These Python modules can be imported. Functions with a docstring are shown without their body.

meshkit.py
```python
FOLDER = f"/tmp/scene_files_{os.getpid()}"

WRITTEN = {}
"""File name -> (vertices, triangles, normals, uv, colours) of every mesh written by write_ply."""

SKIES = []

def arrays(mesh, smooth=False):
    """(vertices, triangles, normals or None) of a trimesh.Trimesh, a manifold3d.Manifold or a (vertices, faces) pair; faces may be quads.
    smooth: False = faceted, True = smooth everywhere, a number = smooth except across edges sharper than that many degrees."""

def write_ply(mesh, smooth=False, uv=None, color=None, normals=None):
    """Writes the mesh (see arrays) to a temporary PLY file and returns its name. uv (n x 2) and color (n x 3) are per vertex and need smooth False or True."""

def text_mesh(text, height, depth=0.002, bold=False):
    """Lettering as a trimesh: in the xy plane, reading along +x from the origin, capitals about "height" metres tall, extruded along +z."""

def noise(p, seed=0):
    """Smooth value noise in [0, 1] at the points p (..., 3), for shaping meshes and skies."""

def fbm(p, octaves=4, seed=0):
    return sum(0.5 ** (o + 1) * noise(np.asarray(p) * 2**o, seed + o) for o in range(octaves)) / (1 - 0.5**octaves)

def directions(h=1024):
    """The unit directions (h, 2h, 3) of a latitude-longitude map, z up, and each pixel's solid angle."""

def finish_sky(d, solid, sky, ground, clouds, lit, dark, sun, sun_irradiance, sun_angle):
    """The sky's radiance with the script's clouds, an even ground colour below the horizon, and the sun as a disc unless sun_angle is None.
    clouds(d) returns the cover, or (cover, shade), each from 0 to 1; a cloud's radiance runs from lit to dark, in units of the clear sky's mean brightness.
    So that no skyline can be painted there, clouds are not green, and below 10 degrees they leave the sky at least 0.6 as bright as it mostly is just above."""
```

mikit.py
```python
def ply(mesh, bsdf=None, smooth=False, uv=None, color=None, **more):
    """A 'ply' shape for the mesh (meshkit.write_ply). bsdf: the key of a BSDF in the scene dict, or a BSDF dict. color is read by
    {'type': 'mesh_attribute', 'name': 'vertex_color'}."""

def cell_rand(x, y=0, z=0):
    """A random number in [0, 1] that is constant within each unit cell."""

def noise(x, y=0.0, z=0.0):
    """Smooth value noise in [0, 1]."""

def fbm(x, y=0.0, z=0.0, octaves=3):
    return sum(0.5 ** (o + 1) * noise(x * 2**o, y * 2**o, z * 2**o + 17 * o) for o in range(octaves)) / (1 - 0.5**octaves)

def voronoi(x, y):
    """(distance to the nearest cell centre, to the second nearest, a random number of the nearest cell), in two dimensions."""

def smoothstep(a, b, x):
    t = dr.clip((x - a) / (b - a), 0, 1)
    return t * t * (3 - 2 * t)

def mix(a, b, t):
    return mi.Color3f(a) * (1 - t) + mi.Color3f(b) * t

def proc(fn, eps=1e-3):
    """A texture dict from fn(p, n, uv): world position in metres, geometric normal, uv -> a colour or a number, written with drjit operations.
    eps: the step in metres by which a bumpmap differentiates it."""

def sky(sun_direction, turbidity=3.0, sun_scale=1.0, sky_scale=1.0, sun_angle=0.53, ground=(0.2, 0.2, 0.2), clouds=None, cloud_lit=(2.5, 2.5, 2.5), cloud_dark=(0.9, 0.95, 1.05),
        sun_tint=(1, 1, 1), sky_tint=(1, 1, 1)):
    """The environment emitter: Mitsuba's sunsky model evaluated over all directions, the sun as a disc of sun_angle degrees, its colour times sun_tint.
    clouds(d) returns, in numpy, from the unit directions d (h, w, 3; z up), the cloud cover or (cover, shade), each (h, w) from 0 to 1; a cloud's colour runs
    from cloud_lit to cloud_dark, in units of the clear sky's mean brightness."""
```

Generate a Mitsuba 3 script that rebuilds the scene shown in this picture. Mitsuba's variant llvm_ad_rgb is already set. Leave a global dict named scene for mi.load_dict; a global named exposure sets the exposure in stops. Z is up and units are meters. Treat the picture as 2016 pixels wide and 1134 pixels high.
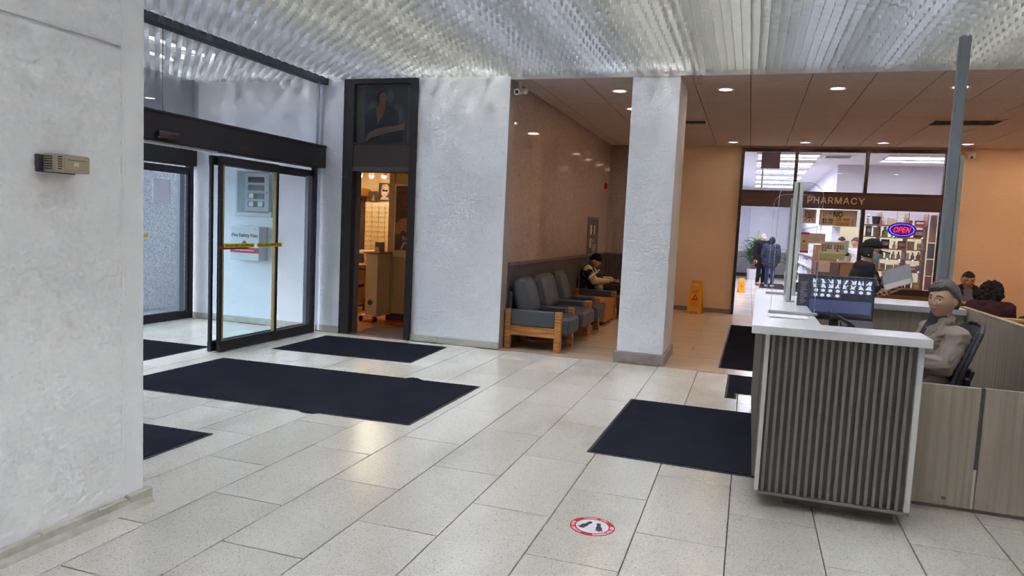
import math, random
import numpy as np, trimesh, mitsuba as mi, mikit, meshkit
import drjit as dr
import manifold3d as m3
from shapely.geometry import Polygon, box as sbox
from shapely import affinity
from mikit import noise, fbm, voronoi, cell_rand, smoothstep, mix, proc

T = mi.ScalarTransform4f
random.seed(7)
RNG = np.random.default_rng(11)
scene, labels = {}, {}

# ---------------------------------------------------------------- camera, light levels, exposure
EYE = [2.25383, -3.57080, 1.53691]
FWD = [-0.312716, 0.945874, -0.086778]
UP = [-0.072006, 0.067490, 0.995118]
scene['camera'] = {'type': 'perspective', 'fov': 71.62, 'fov_axis': 'x', 'near_clip': 0.05, 'far_clip': 200.0,
                   'to_world': T().look_at(origin=EYE, target=[EYE[i] + FWD[i] for i in range(3)], up=UP)}
exposure = 0.33
TUBE_COOL = [23.0, 26.0, 35.5]       # daylight tubes above the lobby louvre
TUBE_WARM = [30.0, 30.0, 27.5]       # whiter tubes between them
BULB = [390.0, 440.0, 550.0]         # unseen bulbs above the louvre, placed to streak the walls
DOWN = [84.0, 60.0, 40.0]            # warm recessed downlights
PHARM = [11.0, 11.3, 12.9]            # pharmacy ceiling tubes
SPOT = [340.0, 225.0, 112.0]           # optician track bulbs
VESTIBULE = [40.0, 46.0, 60.0]   # tubes above the vestibule louvre
PORCH = [40.0, 44.0, 52.0]
SKY = 31.0                         # brightness of the overcast daylight at the street door
scene['sky'] = {**mikit.sky([-0.6, -0.3, 0.6], turbidity=6.0, sun_scale=0.0, sky_scale=SKY, ground=(0.25, 0.25, 0.26),
                            clouds=lambda d: (np.full(d.shape[:2], 0.85), np.full(d.shape[:2], 0.3)), cloud_lit=(0.95, 1.05, 1.3), cloud_dark=(0.8, 0.9, 1.15)),
                'sampling_weight': 14.0}

# ---------------------------------------------------------------- helpers
_W = ['first', 'second', 'third', 'fourth', 'fifth', 'sixth', 'seventh', 'eighth', 'ninth', 'tenth', 'eleventh', 'twelfth', 'thirteenth', 'fourteenth', 'fifteenth', 'sixteenth', 'seventeenth', 'eighteenth', 'nineteenth']
def ordw(n):
    """The nth as a word."""
    if n < 20: return _W[n - 1]
    t = {2: 'twent', 3: 'thirt', 4: 'fort', 5: 'fift'}[n // 10]
    return t + 'ieth' if n % 10 == 0 else t + 'y-' + _W[n % 10 - 1]

def lin(c):
    c = np.asarray(c, float) / 255.0
    return [float(x) for x in np.where(c <= 0.04045, c / 12.92, ((c + 0.055) / 1.055) ** 2.4)]

def M(rgb, rough=0.5, spec=0.4, metal=0.0, key=None):
    """A plain material, given as an sRGB colour; defined once."""
    k = key or 'mat_%d_%d_%d_%d_%d_%d' % (*rgb, int(rough * 100), int(spec * 100), int(metal * 100))
    if k not in scene:
        if rough >= 0.95:
            b = {'type': 'diffuse', 'reflectance': {'type': 'rgb', 'value': lin(rgb)}}
        else:
            b = {'type': 'principled', 'base_color': {'type': 'rgb', 'value': lin(rgb)}, 'roughness': rough, 'specular': spec, 'metallic': metal}
        scene[k] = {'type': 'twosided', 'bsdf': b}
    return k

def PM(key, fn, rough=0.5, spec=0.4, bump=None, bscale=1.0, eps=1e-3):
    """A procedural material."""
    b = {'type': 'diffuse', 'reflectance': proc(fn)} if rough >= 0.95 else {'type': 'principled', 'base_color': proc(fn), 'roughness': rough, 'specular': spec}
    if bump is not None:
        b = {'type': 'bumpmap', 'tex': proc(bump, eps), 'scale': bscale, 'bsdf': b}
    scene[key] = {'type': 'twosided', 'bsdf': b}
    return key

_count = {}
def uniq(base):
    n = _count.get(base, -1) + 1
    _count[base] = n
    return base if n == 0 else '%s_%03d' % (base, n)

def thing(name, label, cat, group=None, kind=None):
    k = uniq(name)
    labels[k] = {'label': label, 'category': cat}
    if group: labels[k]['group'] = group
    if kind: labels[k]['kind'] = kind
    return k

def put(parent, nm, mesh, mat, label=None, smooth=False, kind=None, **kw):
    """A part of parent (or of one of its parts)."""
    k = uniq(parent + '__' + nm)
    scene[k] = mikit.ply(mesh, mat, smooth, **kw)
    if label or kind:
        labels[k] = {}
        if label: labels[k]['label'] = label
        if kind: labels[k]['kind'] = kind
    return k

def one(name, label, cat, mesh, mat, group=None, smooth=False, kind=None, **kw):
    k = thing(name, label, cat, group, kind)
    scene[k] = mikit.ply(mesh, mat, smooth, **kw)
    return k

def struct(name, mesh, mat, label=None, smooth=False, **kw):
    k = uniq(name)
    scene[k] = mikit.ply(mesh, mat, smooth, **kw)
    labels[k] = {'kind': 'structure'}
    if label: labels[k]['label'] = label
    return k

def tri(v, f): return trimesh.Trimesh(np.asarray(v, float), np.asarray(f, int), process=False)
def cat(*ms): return trimesh.util.concatenate([m for m in ms])
def man(m):
    if isinstance(m, m3.Manifold):
        q = m.to_mesh()
        return tri(q.vert_properties[:, :3], q.tri_verts)
    return m

def bx(x0, x1, y0, y1, z0, z1, c=0.0):
    """A box, its edges chamfered by c."""
    lo, hi = np.minimum([x0, y0, z0], [x1, y1, z1]), np.maximum([x0, y0, z0], [x1, y1, z1])
    if c <= 0:
        m = trimesh.creation.box(extents=hi - lo)
        m.apply_translation((lo + hi) / 2)
        return m
    c = min(c, 0.49 * float((hi - lo).min()))
    pts = []
    for i in range(3):
        for s in np.ndindex(2, 2, 2):
            p = [hi[k] if s[k] else lo[k] for k in range(3)]
            for k in range(3):
                if k != i: p[k] += -c if s[k] else c
            pts.append(p)
    return man(m3.Manifold.hull_points(np.array(pts)))

def sheet_x(x, y0, y1, z0, z1):
    return tri([[x, y0, z0], [x, y1, z0], [x, y1, z1], [x, y0, z1]], [[0, 1, 2], [0, 2, 3]])
def sheet_y(x0, x1, y, z0, z1):
    return tri([[x0, y, z0], [x1, y, z0], [x1, y, z1], [x0, y, z1]], [[0, 1, 2], [0, 2, 3]])

def frame_pts(p0, p1):
    d = np.asarray(p1, float) - p0
    L = np.linalg.norm(d)
    d = d / L
    a = np.cross(d, [0, 0, 1.0] if abs(d[2]) < 0.9 else [1.0, 0, 0])
    a /= np.linalg.norm(a)
    return d, a, np.cross(d, a), L

def rod(p0, p1, r0, r1=None, n=12):
    r1 = r0 if r1 is None else r1
    p0, p1 = np.asarray(p0, float), np.asarray(p1, float)
    d, a, b, L = frame_pts(p0, p1)
    t = np.arange(n) * 2 * np.pi / n
    ring = np.cos(t)[:, None] * a + np.sin(t)[:, None] * b
    v = np.vstack([p0 + ring * r0, p1 + ring * r1, [p0], [p1]])
    f = []
    for i in range(n):
        j = (i + 1) % n
        f += [[i, j, n + j], [i, n + j, n + i], [2 * n, j, i], [2 * n + 1, n + i, n + j]]
    return tri(v, f)

def pipe(pts, r, n=8):
    ms = [rod(pts[i], pts[i + 1], r, n=n) for i in range(len(pts) - 1)]
    ms += [ball(p, r, 1) for p in pts[1:-1]]
    return cat(*ms)

def ball(c, r, sub=2, s=(1, 1, 1)):
    m = trimesh.creation.icosphere(subdivisions=sub, radius=1.0)
    m.vertices = m.vertices * (np.asarray(s) * r) + np.asarray(c, float)
    return m

def lathe(profile, c=(0, 0, 0), n=24):
    """A closed profile (r, z) turned about the vertical through c."""
    v, f = [], []
    k = len(profile)
    for i in range(n):
        t = 2 * math.pi * i / n
        for r, z in profile: v.append([c[0] + r * math.cos(t), c[1] + r * math.sin(t), c[2] + z])
    for i in range(n):
        j = (i + 1) % n
        for q in range(k - 1):
            f += [[i * k + q, j * k + q, j * k + q + 1], [i * k + q, j * k + q + 1, i * k + q + 1]]
    return tri(v, f)

def place(mesh, o, u, v, w=None):
    """Local x, y, z of the mesh laid along u, v, w from the point o."""
    u, v = np.asarray(u, float), np.asarray(v, float)
    w = np.cross(u, v) if w is None else np.asarray(w, float)
    m = mesh.copy()
    m.vertices = np.asarray(o, float) + m.vertices[:, :1] * u + m.vertices[:, 1:2] * v + m.vertices[:, 2:3] * w
    if np.dot(np.cross(u, v), w) < 0: m.invert()
    return m

def ext(poly, h):
    if not isinstance(poly, Polygon) and not hasattr(poly, 'geoms'): poly = Polygon(poly)
    return cat(*[trimesh.creation.extrude_polygon(g, h, engine='earcut') for g in getattr(poly, 'geoms', [poly]) if g.area > 1e-9])

def xz(mesh, x, y, z): return place(mesh, [x, y, z], [1, 0, 0], [0, 0, 1], [0, -1, 0])     # lies on a plane facing -y
def yz(mesh, x, y, z): return place(mesh, [x, y, z], [0, 1, 0], [0, 0, 1], [1, 0, 0])      # lies on a plane facing +x
def fl(mesh, x, y, z): return place(mesh, [x, y, z], [1, 0, 0], [0, 1, 0], [0, 0, 1])      # lies on the floor
def rot(mesh, deg, c, axis=(0, 0, 1)):
    m = mesh.copy()
    m.apply_transform(trimesh.transformations.rotation_matrix(math.radians(deg), axis, c))
    return m

_tx = {}
def text(s, h, d=0.002, bold=False, center=True):
    k = (s, h, d, bold)
    if k not in _tx:
        m = meshkit.text_mesh(s, h, d, bold)
        _tx[k] = m
    m = _tx[k].copy()
    if center:
        b = m.bounds
        m.apply_translation([-(b[0][0] + b[1][0]) / 2, -(b[0][1] + b[1][1]) / 2, 0])
    return m

def fit(m, w):
    """The lettering narrowed or widened to the width w."""
    m.vertices[:, 0] *= w / (m.bounds[1][0] - m.bounds[0][0])
    return m

def emitter(mesh, mat, rad, smooth=False):
    d = mikit.ply(mesh, mat, smooth)
    d['emitter'] = {'type': 'area', 'radiance': {'type': 'rgb', 'value': [float(x) for x in rad]}}
    return d

def relief(w, h, res, amp, freq, seed=0, fine=0.3):
    """A rough plaster face w wide and h high in local x, y, its relief along +z, flat at the rim."""
    nx, ny = int(w / res) + 1, int(h / res) + 1
    X, Y = np.meshgrid(np.linspace(0, w, nx), np.linspace(0, h, ny))
    P = np.stack([X * freq, Y * freq * 1.25, X * 0 + seed], -1)
    a = meshkit.fbm(P, 3, seed)
    b = np.clip((a - 0.36) / 0.26, 0, 1)
    z = amp * (b * b * (3 - 2 * b) * (1 - fine) + fine * meshkit.noise(P * 3.1, seed + 5))
    e = np.minimum(np.minimum(X, w - X), np.minimum(Y, h - Y))
    z = z * np.clip(e / 0.012, 0, 1) + 0.0006
    v = np.stack([X, Y, z], -1).reshape(-1, 3)
    i, j = np.meshgrid(np.arange(nx - 1), np.arange(ny - 1))
    q = (j * nx + i).ravel()
    return tri(v, np.vstack([np.c_[q, q + 1, q + nx + 1], np.c_[q, q + nx + 1, q + nx]]))

def disp(mesh, amp, freq, seed=0):
    """Pushes the surface in and out by noise."""
    m = mesh.copy()
    n = np.array(m.vertex_normals)
    m.vertices = m.vertices + n * ((meshkit.fbm(m.vertices * freq, 3, seed) - 0.5) * 2 * amp)[:, None]
    return m

# ---------------------------------------------------------------- procedural materials
def _stucco_c(p, n, uv):
    t = fbm(p.x * 3 + p.z * 2, p.y * 3, p.z * 3, 3)
    pit = smoothstep(0.93, 0.97, noise(p.x * 48 + 9, p.y * 48, p.z * 48))
    return mix(mix(lin((232, 232, 233)), lin((220, 220, 222)), t), lin((165, 163, 158)), pit * 0.5)
def _stucco_b(p, n, uv):
    return fbm(p.x * 42, p.y * 42, p.z * 42, 3) * 0.8 + noise(p.x * 120, p.y * 120, p.z * 120) * 0.2
PM('stucco_white', _stucco_c, 0.97, 0.2)

def _terrazzo(p, n, uv):
    col = dr.floor(p.x / 0.45)
    odd = col - 2 * dr.floor(col / 2)
    row = dr.floor(p.y / 0.92667 - odd * 0.5)
    base = mix(lin((208, 203, 189)), lin((191, 186, 171)), cell_rand(col + 50, row + 80, 3))
    base = mix(base, lin((174, 168, 153)), smoothstep(0.45, 0.8, fbm(p.x * 2.2, p.y * 1.3, 4.0, 3)) * 0.6)
    d1, d2, r = voronoi(p.x * 95, p.y * 95)
    chip = smoothstep(0.34, 0.22, d1)
    base = mix(base, mix(lin((132, 128, 115)), lin((226, 222, 208)), smoothstep(0.45, 0.55, r)), chip * smoothstep(0.1, 0.25, dr.abs(r - 0.5)) * 0.45)
    d3, d4, r3 = voronoi(p.x * 38 + 7, p.y * 38)
    return mix(base, lin((80, 77, 69)), smoothstep(0.18, 0.08, d3) * smoothstep(0.86, 0.88, r3) * 0.6)
PM('terrazzo', _terrazzo, 0.2, 0.5)

def _beige_tile(p, n, uv):
    s = fbm(p.x * 1.2, p.y * 14, 1.0, 3)
    t = cell_rand(dr.floor(p.x / 0.9), dr.floor((p.y - 4.66) / 0.45), 5)
    return mix(mix(lin((190, 168, 144)), lin((162, 140, 116)), s), lin((174, 152, 128)), t * 0.5)
PM('beige_tile', _beige_tile, 0.22, 0.5)

def _pharm_floor(p, n, uv):
    fx, fy = p.x / 0.6 - dr.floor(p.x / 0.6), p.y / 0.6 - dr.floor(p.y / 0.6)
    j = smoothstep(0.012, 0.004, dr.minimum(dr.minimum(fx, 1 - fx), dr.minimum(fy, 1 - fy)))
    t = fbm(p.x * 1.5, p.y * 3.0, 2.0, 3)
    return mix(mix(lin((205, 198, 188)), lin((165, 156, 146)), t), lin((120, 112, 104)), j)
PM('pharmacy_tile', _pharm_floor, 0.15, 0.5)

def _marble(p, n, uv):
    t = fbm(p.x * 26, p.y * 26, p.z * 26, 3)
    v = smoothstep(0.02, 0.0, dr.abs(fbm(p.x * 4 + 3, p.y * 4, p.z * 4, 3) - 0.5))
    return mix(mix(lin((164, 146, 136)), lin((140, 122, 112)), t), lin((184, 166, 156)), v * 0.2)
PM('marble_panel', _marble, 0.06, 0.6)

def _paper(p, n, uv):
    t = noise(p.x * 14, p.y * 14, p.z * 160)
    return mix(lin((236, 208, 180)), lin((228, 199, 171)), t)
def _paper_b(p, n, uv): return noise(p.x * 30, p.y * 30, p.z * 170)
PM('beige_wallpaper', _paper, 0.75, 0.2, _paper_b, 0.001)

def _oak(p, n, uv):
    g = fbm(p.x * 6 + p.y * 6, p.z * 6 + p.x * 3, p.y * 70 + p.z * 55, 3)
    return mix(lin((186, 124, 58)), lin((138, 82, 34)), smoothstep(0.3, 0.7, g))
PM('oak', _oak, 0.4, 0.4)

def _greige(p, n, uv):
    g = fbm(p.x * 60 + p.y * 60, p.z * 1.6, p.x * 9, 3)
    return mix(lin((158, 147, 131)), lin((143, 132, 117)), smoothstep(0.25, 0.75, g))
PM('greige_wood', _greige, 0.45, 0.35)

def _ribwood(p, n, uv):
    g = fbm(p.x * 90 + p.y * 90, p.z * 3, 1.0, 3)
    return mix(lin((98, 94, 89)), lin((86, 82, 78)), g)
PM('rib_wood', _ribwood, 0.5, 0.3)

def _mat(p, n, uv):
    t = noise(p.x * 420, p.y * 420, 3.0)
    return mix(lin((38, 39, 45)), lin((25, 26, 31)), t * 0.6 + fbm(p.x * 5, p.y * 5, 1.0, 3) * 0.4)
def _mat_b(p, n, uv): return noise(p.x * 300, p.y * 300, 1.0)
PM('carpet_pile', _mat, 0.97, 0.1, _mat_b, 0.003)

def _porch(p, n, uv):
    t = fbm(p.y * 70, p.z * 70, 3.0, 3)
    return mix(lin((206, 210, 220)), lin((168, 172, 184)), smoothstep(0.35, 0.65, t))
PM('porch_stucco', _porch, 0.9, 0.1)

def _stone(p, n, uv):
    return mix(lin((190, 186, 172)), lin((160, 154, 138)), fbm(p.x * 20, p.y * 20, p.z * 20, 3))
PM('base_stone', _stone, 0.4, 0.4)
def _greystone(p, n, uv):
    return mix(lin((150, 140, 132)), lin((112, 102, 95)), fbm(p.x * 14, p.y * 14, p.z * 14, 3))
PM('grey_stone', _greystone, 0.5, 0.3)

WHITE = M((225, 226, 228), 0.97)
BLACKMET = M((30, 29, 30), 0.4, 0.4)
BRONZE = M((44, 36, 33), 0.4, 0.4)
GROUT = M((92, 84, 74), 0.97)
scene['clear_glass'] = {'type': 'thindielectric', 'int_ior': 1.5}
scene['tinted_glass'] = {'type': 'thindielectric', 'int_ior': 1.5, 'specular_transmittance': {'type': 'rgb', 'value': [0.80, 0.93, 0.97]}}
scene['dark_glass'] = {'type': 'thindielectric', 'int_ior': 1.5, 'specular_transmittance': {'type': 'rgb', 'value': [0.55, 0.56, 0.6]}}
scene['smoke_glass'] = {'type': 'thindielectric', 'int_ior': 1.5, 'specular_transmittance': {'type': 'rgb', 'value': [0.85, 0.83, 0.80]}}
GLASS = 'clear_glass'

# ---------------------------------------------------------------- floors
TW, TL, GAP = 0.45, 0.92667, 0.006
_slab = {}
def slab(w, l, mat, h=0.012):
    k = (round(w, 4), round(l, 4), mat)
    if k not in _slab:
        m = bx(-w / 2, w / 2, -l / 2, l / 2, -h, 0)
        top = m.vertices[:, 2] > -1e-6
        c = 0.0012
        v = np.vstack([m.vertices, m.vertices[top] - np.c_[np.sign(m.vertices[top][:, :2]) * c, np.zeros(top.sum())]])
        v[:8][top, 2] -= c
        _slab[k] = mikit.ply(man(m3.Manifold.hull_points(v)), mat, False)
    return _slab[k]

def tile(parent, x0, x1, y0, y1, mat):
    g = GAP / 2
    w, l = x1 - x0 - 2 * g, y1 - y0 - 2 * g
    if w < 0.03 or l < 0.03: return
    k = uniq(parent + '__tile')
    scene[k] = {**slab(w, l, mat), 'to_world': T().translate([(x0 + x1) / 2, (y0 + y1) / 2, 0.0])}

YW, XS = 4.66, -3.22
struct('floor', bx(-5.4, 6.3, -5.2, YW, -0.06, -0.0105), GROUT)
for cidx in range(-12, 14):
    xa, xb = cidx * TW, (cidx + 1) * TW
    odd = cidx % 2
    for r in range(-4, 7):
        ya, yb = (2 * r + odd) * TL / 2, (2 * r + 2 + odd) * TL / 2
        a, b, c, d = max(xa, -5.36), min(xb, 6.25), max(ya, -2.4), min(yb, YW)
        if b > a and d > c: tile('floor', a, b, c, d, 'terrazzo')
put('floor', 'rear_slab', bx(-5.4, 6.3, -5.2, -2.41, -0.0105, -0.001), 'terrazzo')
struct('floor_001', bx(-3.3, 7.5, YW, 11.2, -0.06, -0.0105), M((150, 134, 116), 0.97), 'beige tile floor of the waiting area')
GAP = 0.003
for i in range(9):
    for j in range(15):
        off = 0.45 if j % 2 else 0.0
        a, b = -0.62 + i * 0.9 - off, -0.62 + (i + 1) * 0.9 - off
        c, d = YW + j * 0.45, min(YW + (j + 1) * 0.45, 11.2)
        a, b = max(a, -0.62), min(b, 7.4)
        if b > a: tile('floor_001', a, b, c, d, 'beige_tile')
struct('floor_002', bx(0.0, 9.0, 11.2, 27.0, -0.06, 0.0), 'pharmacy_tile')
def _woodfloor(p, n, uv):
    return mix(lin((150, 84, 50)), lin((112, 60, 36)), fbm(p.x * 4, p.y * 30, 1.0, 3))
PM('red_wood_floor', _woodfloor, 0.3, 0.4)
struct('floor_003', bx(-5.3, -0.9, 4.72, 9.4, -0.06, 0.0), 'red_wood_floor')
struct('trim_1', bx(-2.86, -1.86, 4.60, 4.74, -0.02, 0.006, 0.003), M((176, 168, 158), 0.25, 0.5, 0.8), 'metal threshold strip of the optician doorway')

# ---------------------------------------------------------------- walls of the lobby
HZ = 3.95
w = struct('wall_left', bx(-1.9, -0.706, -5.2, -0.72, 0, 2.305), 'stucco_white', 'thick white stucco pier nearest the camera')
put(w, 'upper_block', bx(-1.9, -0.706, -5.2, -0.72, 2.318, HZ), 'stucco_white')
put(w, 'groove_back', bx(-1.88, -0.718, -5.2, -0.74, 2.30, 2.32), 'stucco_white')
put(w, 'corner_strip', bx(-0.82, -0.700, -0.84, -0.700, 0, HZ, 0.004), 'stucco_white')
put(w, 'plaster_face', yz(relief(1.2, 2.24, 0.005, 0.0055, 46, 3), -0.706, -2.02, 0.06), 'stucco_white', smooth=True)
put(w, 'plaster_face', yz(relief(1.2, 0.7, 0.005, 0.0055, 46, 4), -0.706, -2.02, 2.322), 'stucco_white', smooth=True)
put(w, 'plaster_strip', yz(relief(0.115, 2.98, 0.005, 0.003, 30, 5), -0.700, -0.825, 0.06), 'stucco_white', smooth=True)
b = struct('baseboard_left', bx(-1.9, -0.672, -5.2, -1.295, 0, 0.055, 0.004), 'base_stone')
for (ya, yb) in ((-1.291, -1.0), (-0.997, -0.825)):
    put(b, 'base_block', bx(-0.74, -0.672, ya, yb, 0, 0.055, 0.004), 'base_stone')
put(b, 'corner_block', bx(-0.9, -0.668, -0.822, -0.668, 0, 0.066, 0.006), 'base_stone')
put(b, 'cove', place(ext([(0, 0), (0.045, 0), (0.02, 0.008), (0.006, 0.022), (0, 0.045)], 4.5), [-0.672, -0.69, 0.0], [1, 0, 0], [0, 0, 1], [0, -1, 0]), 'base_stone')

w = struct('wall_back', bx(-5.4, -2.882, 4.69, 4.9, 0, HZ), 'stucco_white')
put(w, 'right_panel', bx(-1.838, -0.62, 4.69, 4.9, 0, HZ), 'stucco_white')
put(w, 'door_head', bx(-2.882, -1.838, 4.72, 4.9, 3.33, HZ), 'stucco_white')
put(w, 'plaster_face', xz(relief(1.215, 3.24, 0.008, 0.004, 40, 6), -1.837, 4.69, 0.086), 'stucco_white', smooth=True)
put(w, 'plaster_face', xz(relief(0.35, 3.24, 0.008, 0.004, 40, 7), -3.235, 4.69, 0.086), 'stucco_white', smooth=True)
b = struct('baseboard_back', bx(-5.4, -3.26, 4.672, 4.69, 0, 0.085, 0.003), 'base_stone')
for xa, xb in ((-3.2, -2.885), (-1.838, -1.45), (-1.447, -0.62)):
    put(b, 'base_block', bx(xa, xb, 4.668, 4.69, 0, 0.085, 0.003), 'base_stone')
struct('wall_behind', bx(-5.4, 6.3, -5.4, -5.2, 0, HZ), 'stucco_white')
struct('wall_right', bx(6.25, 6.45, -5.2, YW, 0, HZ), 'stucco_white')
w = struct('wall_entrance', bx(-3.3, -3.14, -5.2, 0.55, 0, HZ), 'stucco_white')
struct('wall_vestibule', bx(-5.4, -3.3, -0.4, -0.2, 0, HZ), 'stucco_white')
w = struct('column', bx(0.855, 1.392, 4.705, 5.60, 0.125, 3.34, 0.006), 'stucco_white', 'square white stucco column')
put(w, 'plaster_face', xz(relief(0.533, 3.19, 0.007, 0.004, 42, 8), 0.857, 4.705, 0.13), 'stucco_white', smooth=True)
put(w, 'plaster_face', yz(relief(0.88, 3.19, 0.010, 0.004, 42, 9), 1.392, 4.71, 0.13), 'stucco_white', smooth=True)
put(w, 'plinth', bx(0.822, 1.415, 4.668, 5.64, 0, 0.125, 0.006), 'grey_stone', 'grey stone plinth of the column')

# ---------------------------------------------------------------- lobby ceiling: folded white louvre strips under tubes
ZL, HL, CA = 3.335, 0.075, 0.0765
def strip_mesh(pts, t=0.0026):
    """One folded strip: its leaves along y hang lower than its leaves along x."""
    p = np.asarray(pts, float)
    o = np.array([1, -1]) / math.sqrt(2) * t / 2
    A, B = p[:-1], p[1:]
    n = len(A)
    zb = np.where(np.abs(B[:, 0] - A[:, 0]) > 1e-6, ZL + 0.010, ZL - 0.006)
    zt = np.full(n, ZL + HL + 0.02)
    c = [np.c_[q + sg * o, z] for z in (zb, zt) for q in (A, B) for sg in (1, -1)]      # A+ A- B+ B- low, then the same high
    v = np.stack(c, 1).reshape(-1, 3)
    k = np.arange(n)[:, None] * 8
    f = np.array([[0, 2, 6], [0, 6, 4], [3, 1, 5], [3, 5, 7], [2, 0, 1], [2, 1, 3], [4, 6, 7], [4, 7, 5]])
    return tri(v, (k[:, None, :] + f[None]).reshape(-1, 3))
LOUVRE = M((192, 192, 188), 0.97)
def louvre(name, x0, x1, y0, y1, label):
    labels[name] = {'kind': 'structure', 'label': label}
    nx, ny = int((x1 - x0) / CA), int((y1 - y0) / CA)
    for c in range(-(ny // 2) * 2, nx + 2, 2):
        run, path = [], []
        i, j = (c, 0) if c >= 0 else (0, -c)
        while i <= nx and j <= ny:
            path.append((x0 + i * CA, y0 + j * CA))
            if i - j == c: i += 1
            else: j += 1
        if len(path) > 2: put(name, 'louvre_strip', strip_mesh(path), LOUVRE)
louvre('ceiling', -3.15, 6.2, 4.688 - 121 * CA, 4.689, 'lobby ceiling of folded white louvre strips')
louvre('ceiling_001', -5.28, -3.28, 4.688 - 62 * CA, 4.689, 'vestibule ceiling of folded white louvre strips')
PLENUM = M((120, 120, 118), 0.97)
struct('ceiling_002', bx(-5.4, 6.4, -5.3, 4.9, HZ, HZ + 0.1), PLENUM)
TUBEMAT = M((235, 235, 235), 0.97)
def tube_light(x, y0, y1, rad, label, z=3.66):
    t = thing('fluorescent_tube', label, 'ceiling light', 'tubes above the louvre')
    k = uniq(t + '__tube')
    scene[k] = emitter(rod([x, y0 + 0.03, z], [x, y1 - 0.03, z], 0.018, n=10), TUBEMAT, rad, smooth=30)
    for yy in (y0, y1 - 0.03): put(t, 'end_cap', rod([x, yy, z], [x, yy + 0.03, z], 0.028, n=10), M((190, 190, 190), 0.4))
    put(t, 'housing', bx(x - 0.06, x + 0.06, y0, y1, z + 0.09, HZ), PLENUM)
for i in range(13):
    x = -2.85 + 0.7 * i
    tube_light(x, 0.55, 4.67, TUBE_COOL if i // 2 % 2 == 0 else TUBE_WARM, 'fluorescent tube above the far half of the white lobby louvre, %s from the entrance' % ordw(i + 1))
for i in range(6):  # unseen near tubes, made stronger to light the pier and near floor
    tube_light(-2.4 + 1.5 * i, -4.4, 0.3, [6.6 * v for v in (TUBE_COOL if i % 2 == 0 else TUBE_WARM)], 'unseen fluorescent tube above the near half of the white lobby louvre, %s from the entrance' % ordw(i + 1))
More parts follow.
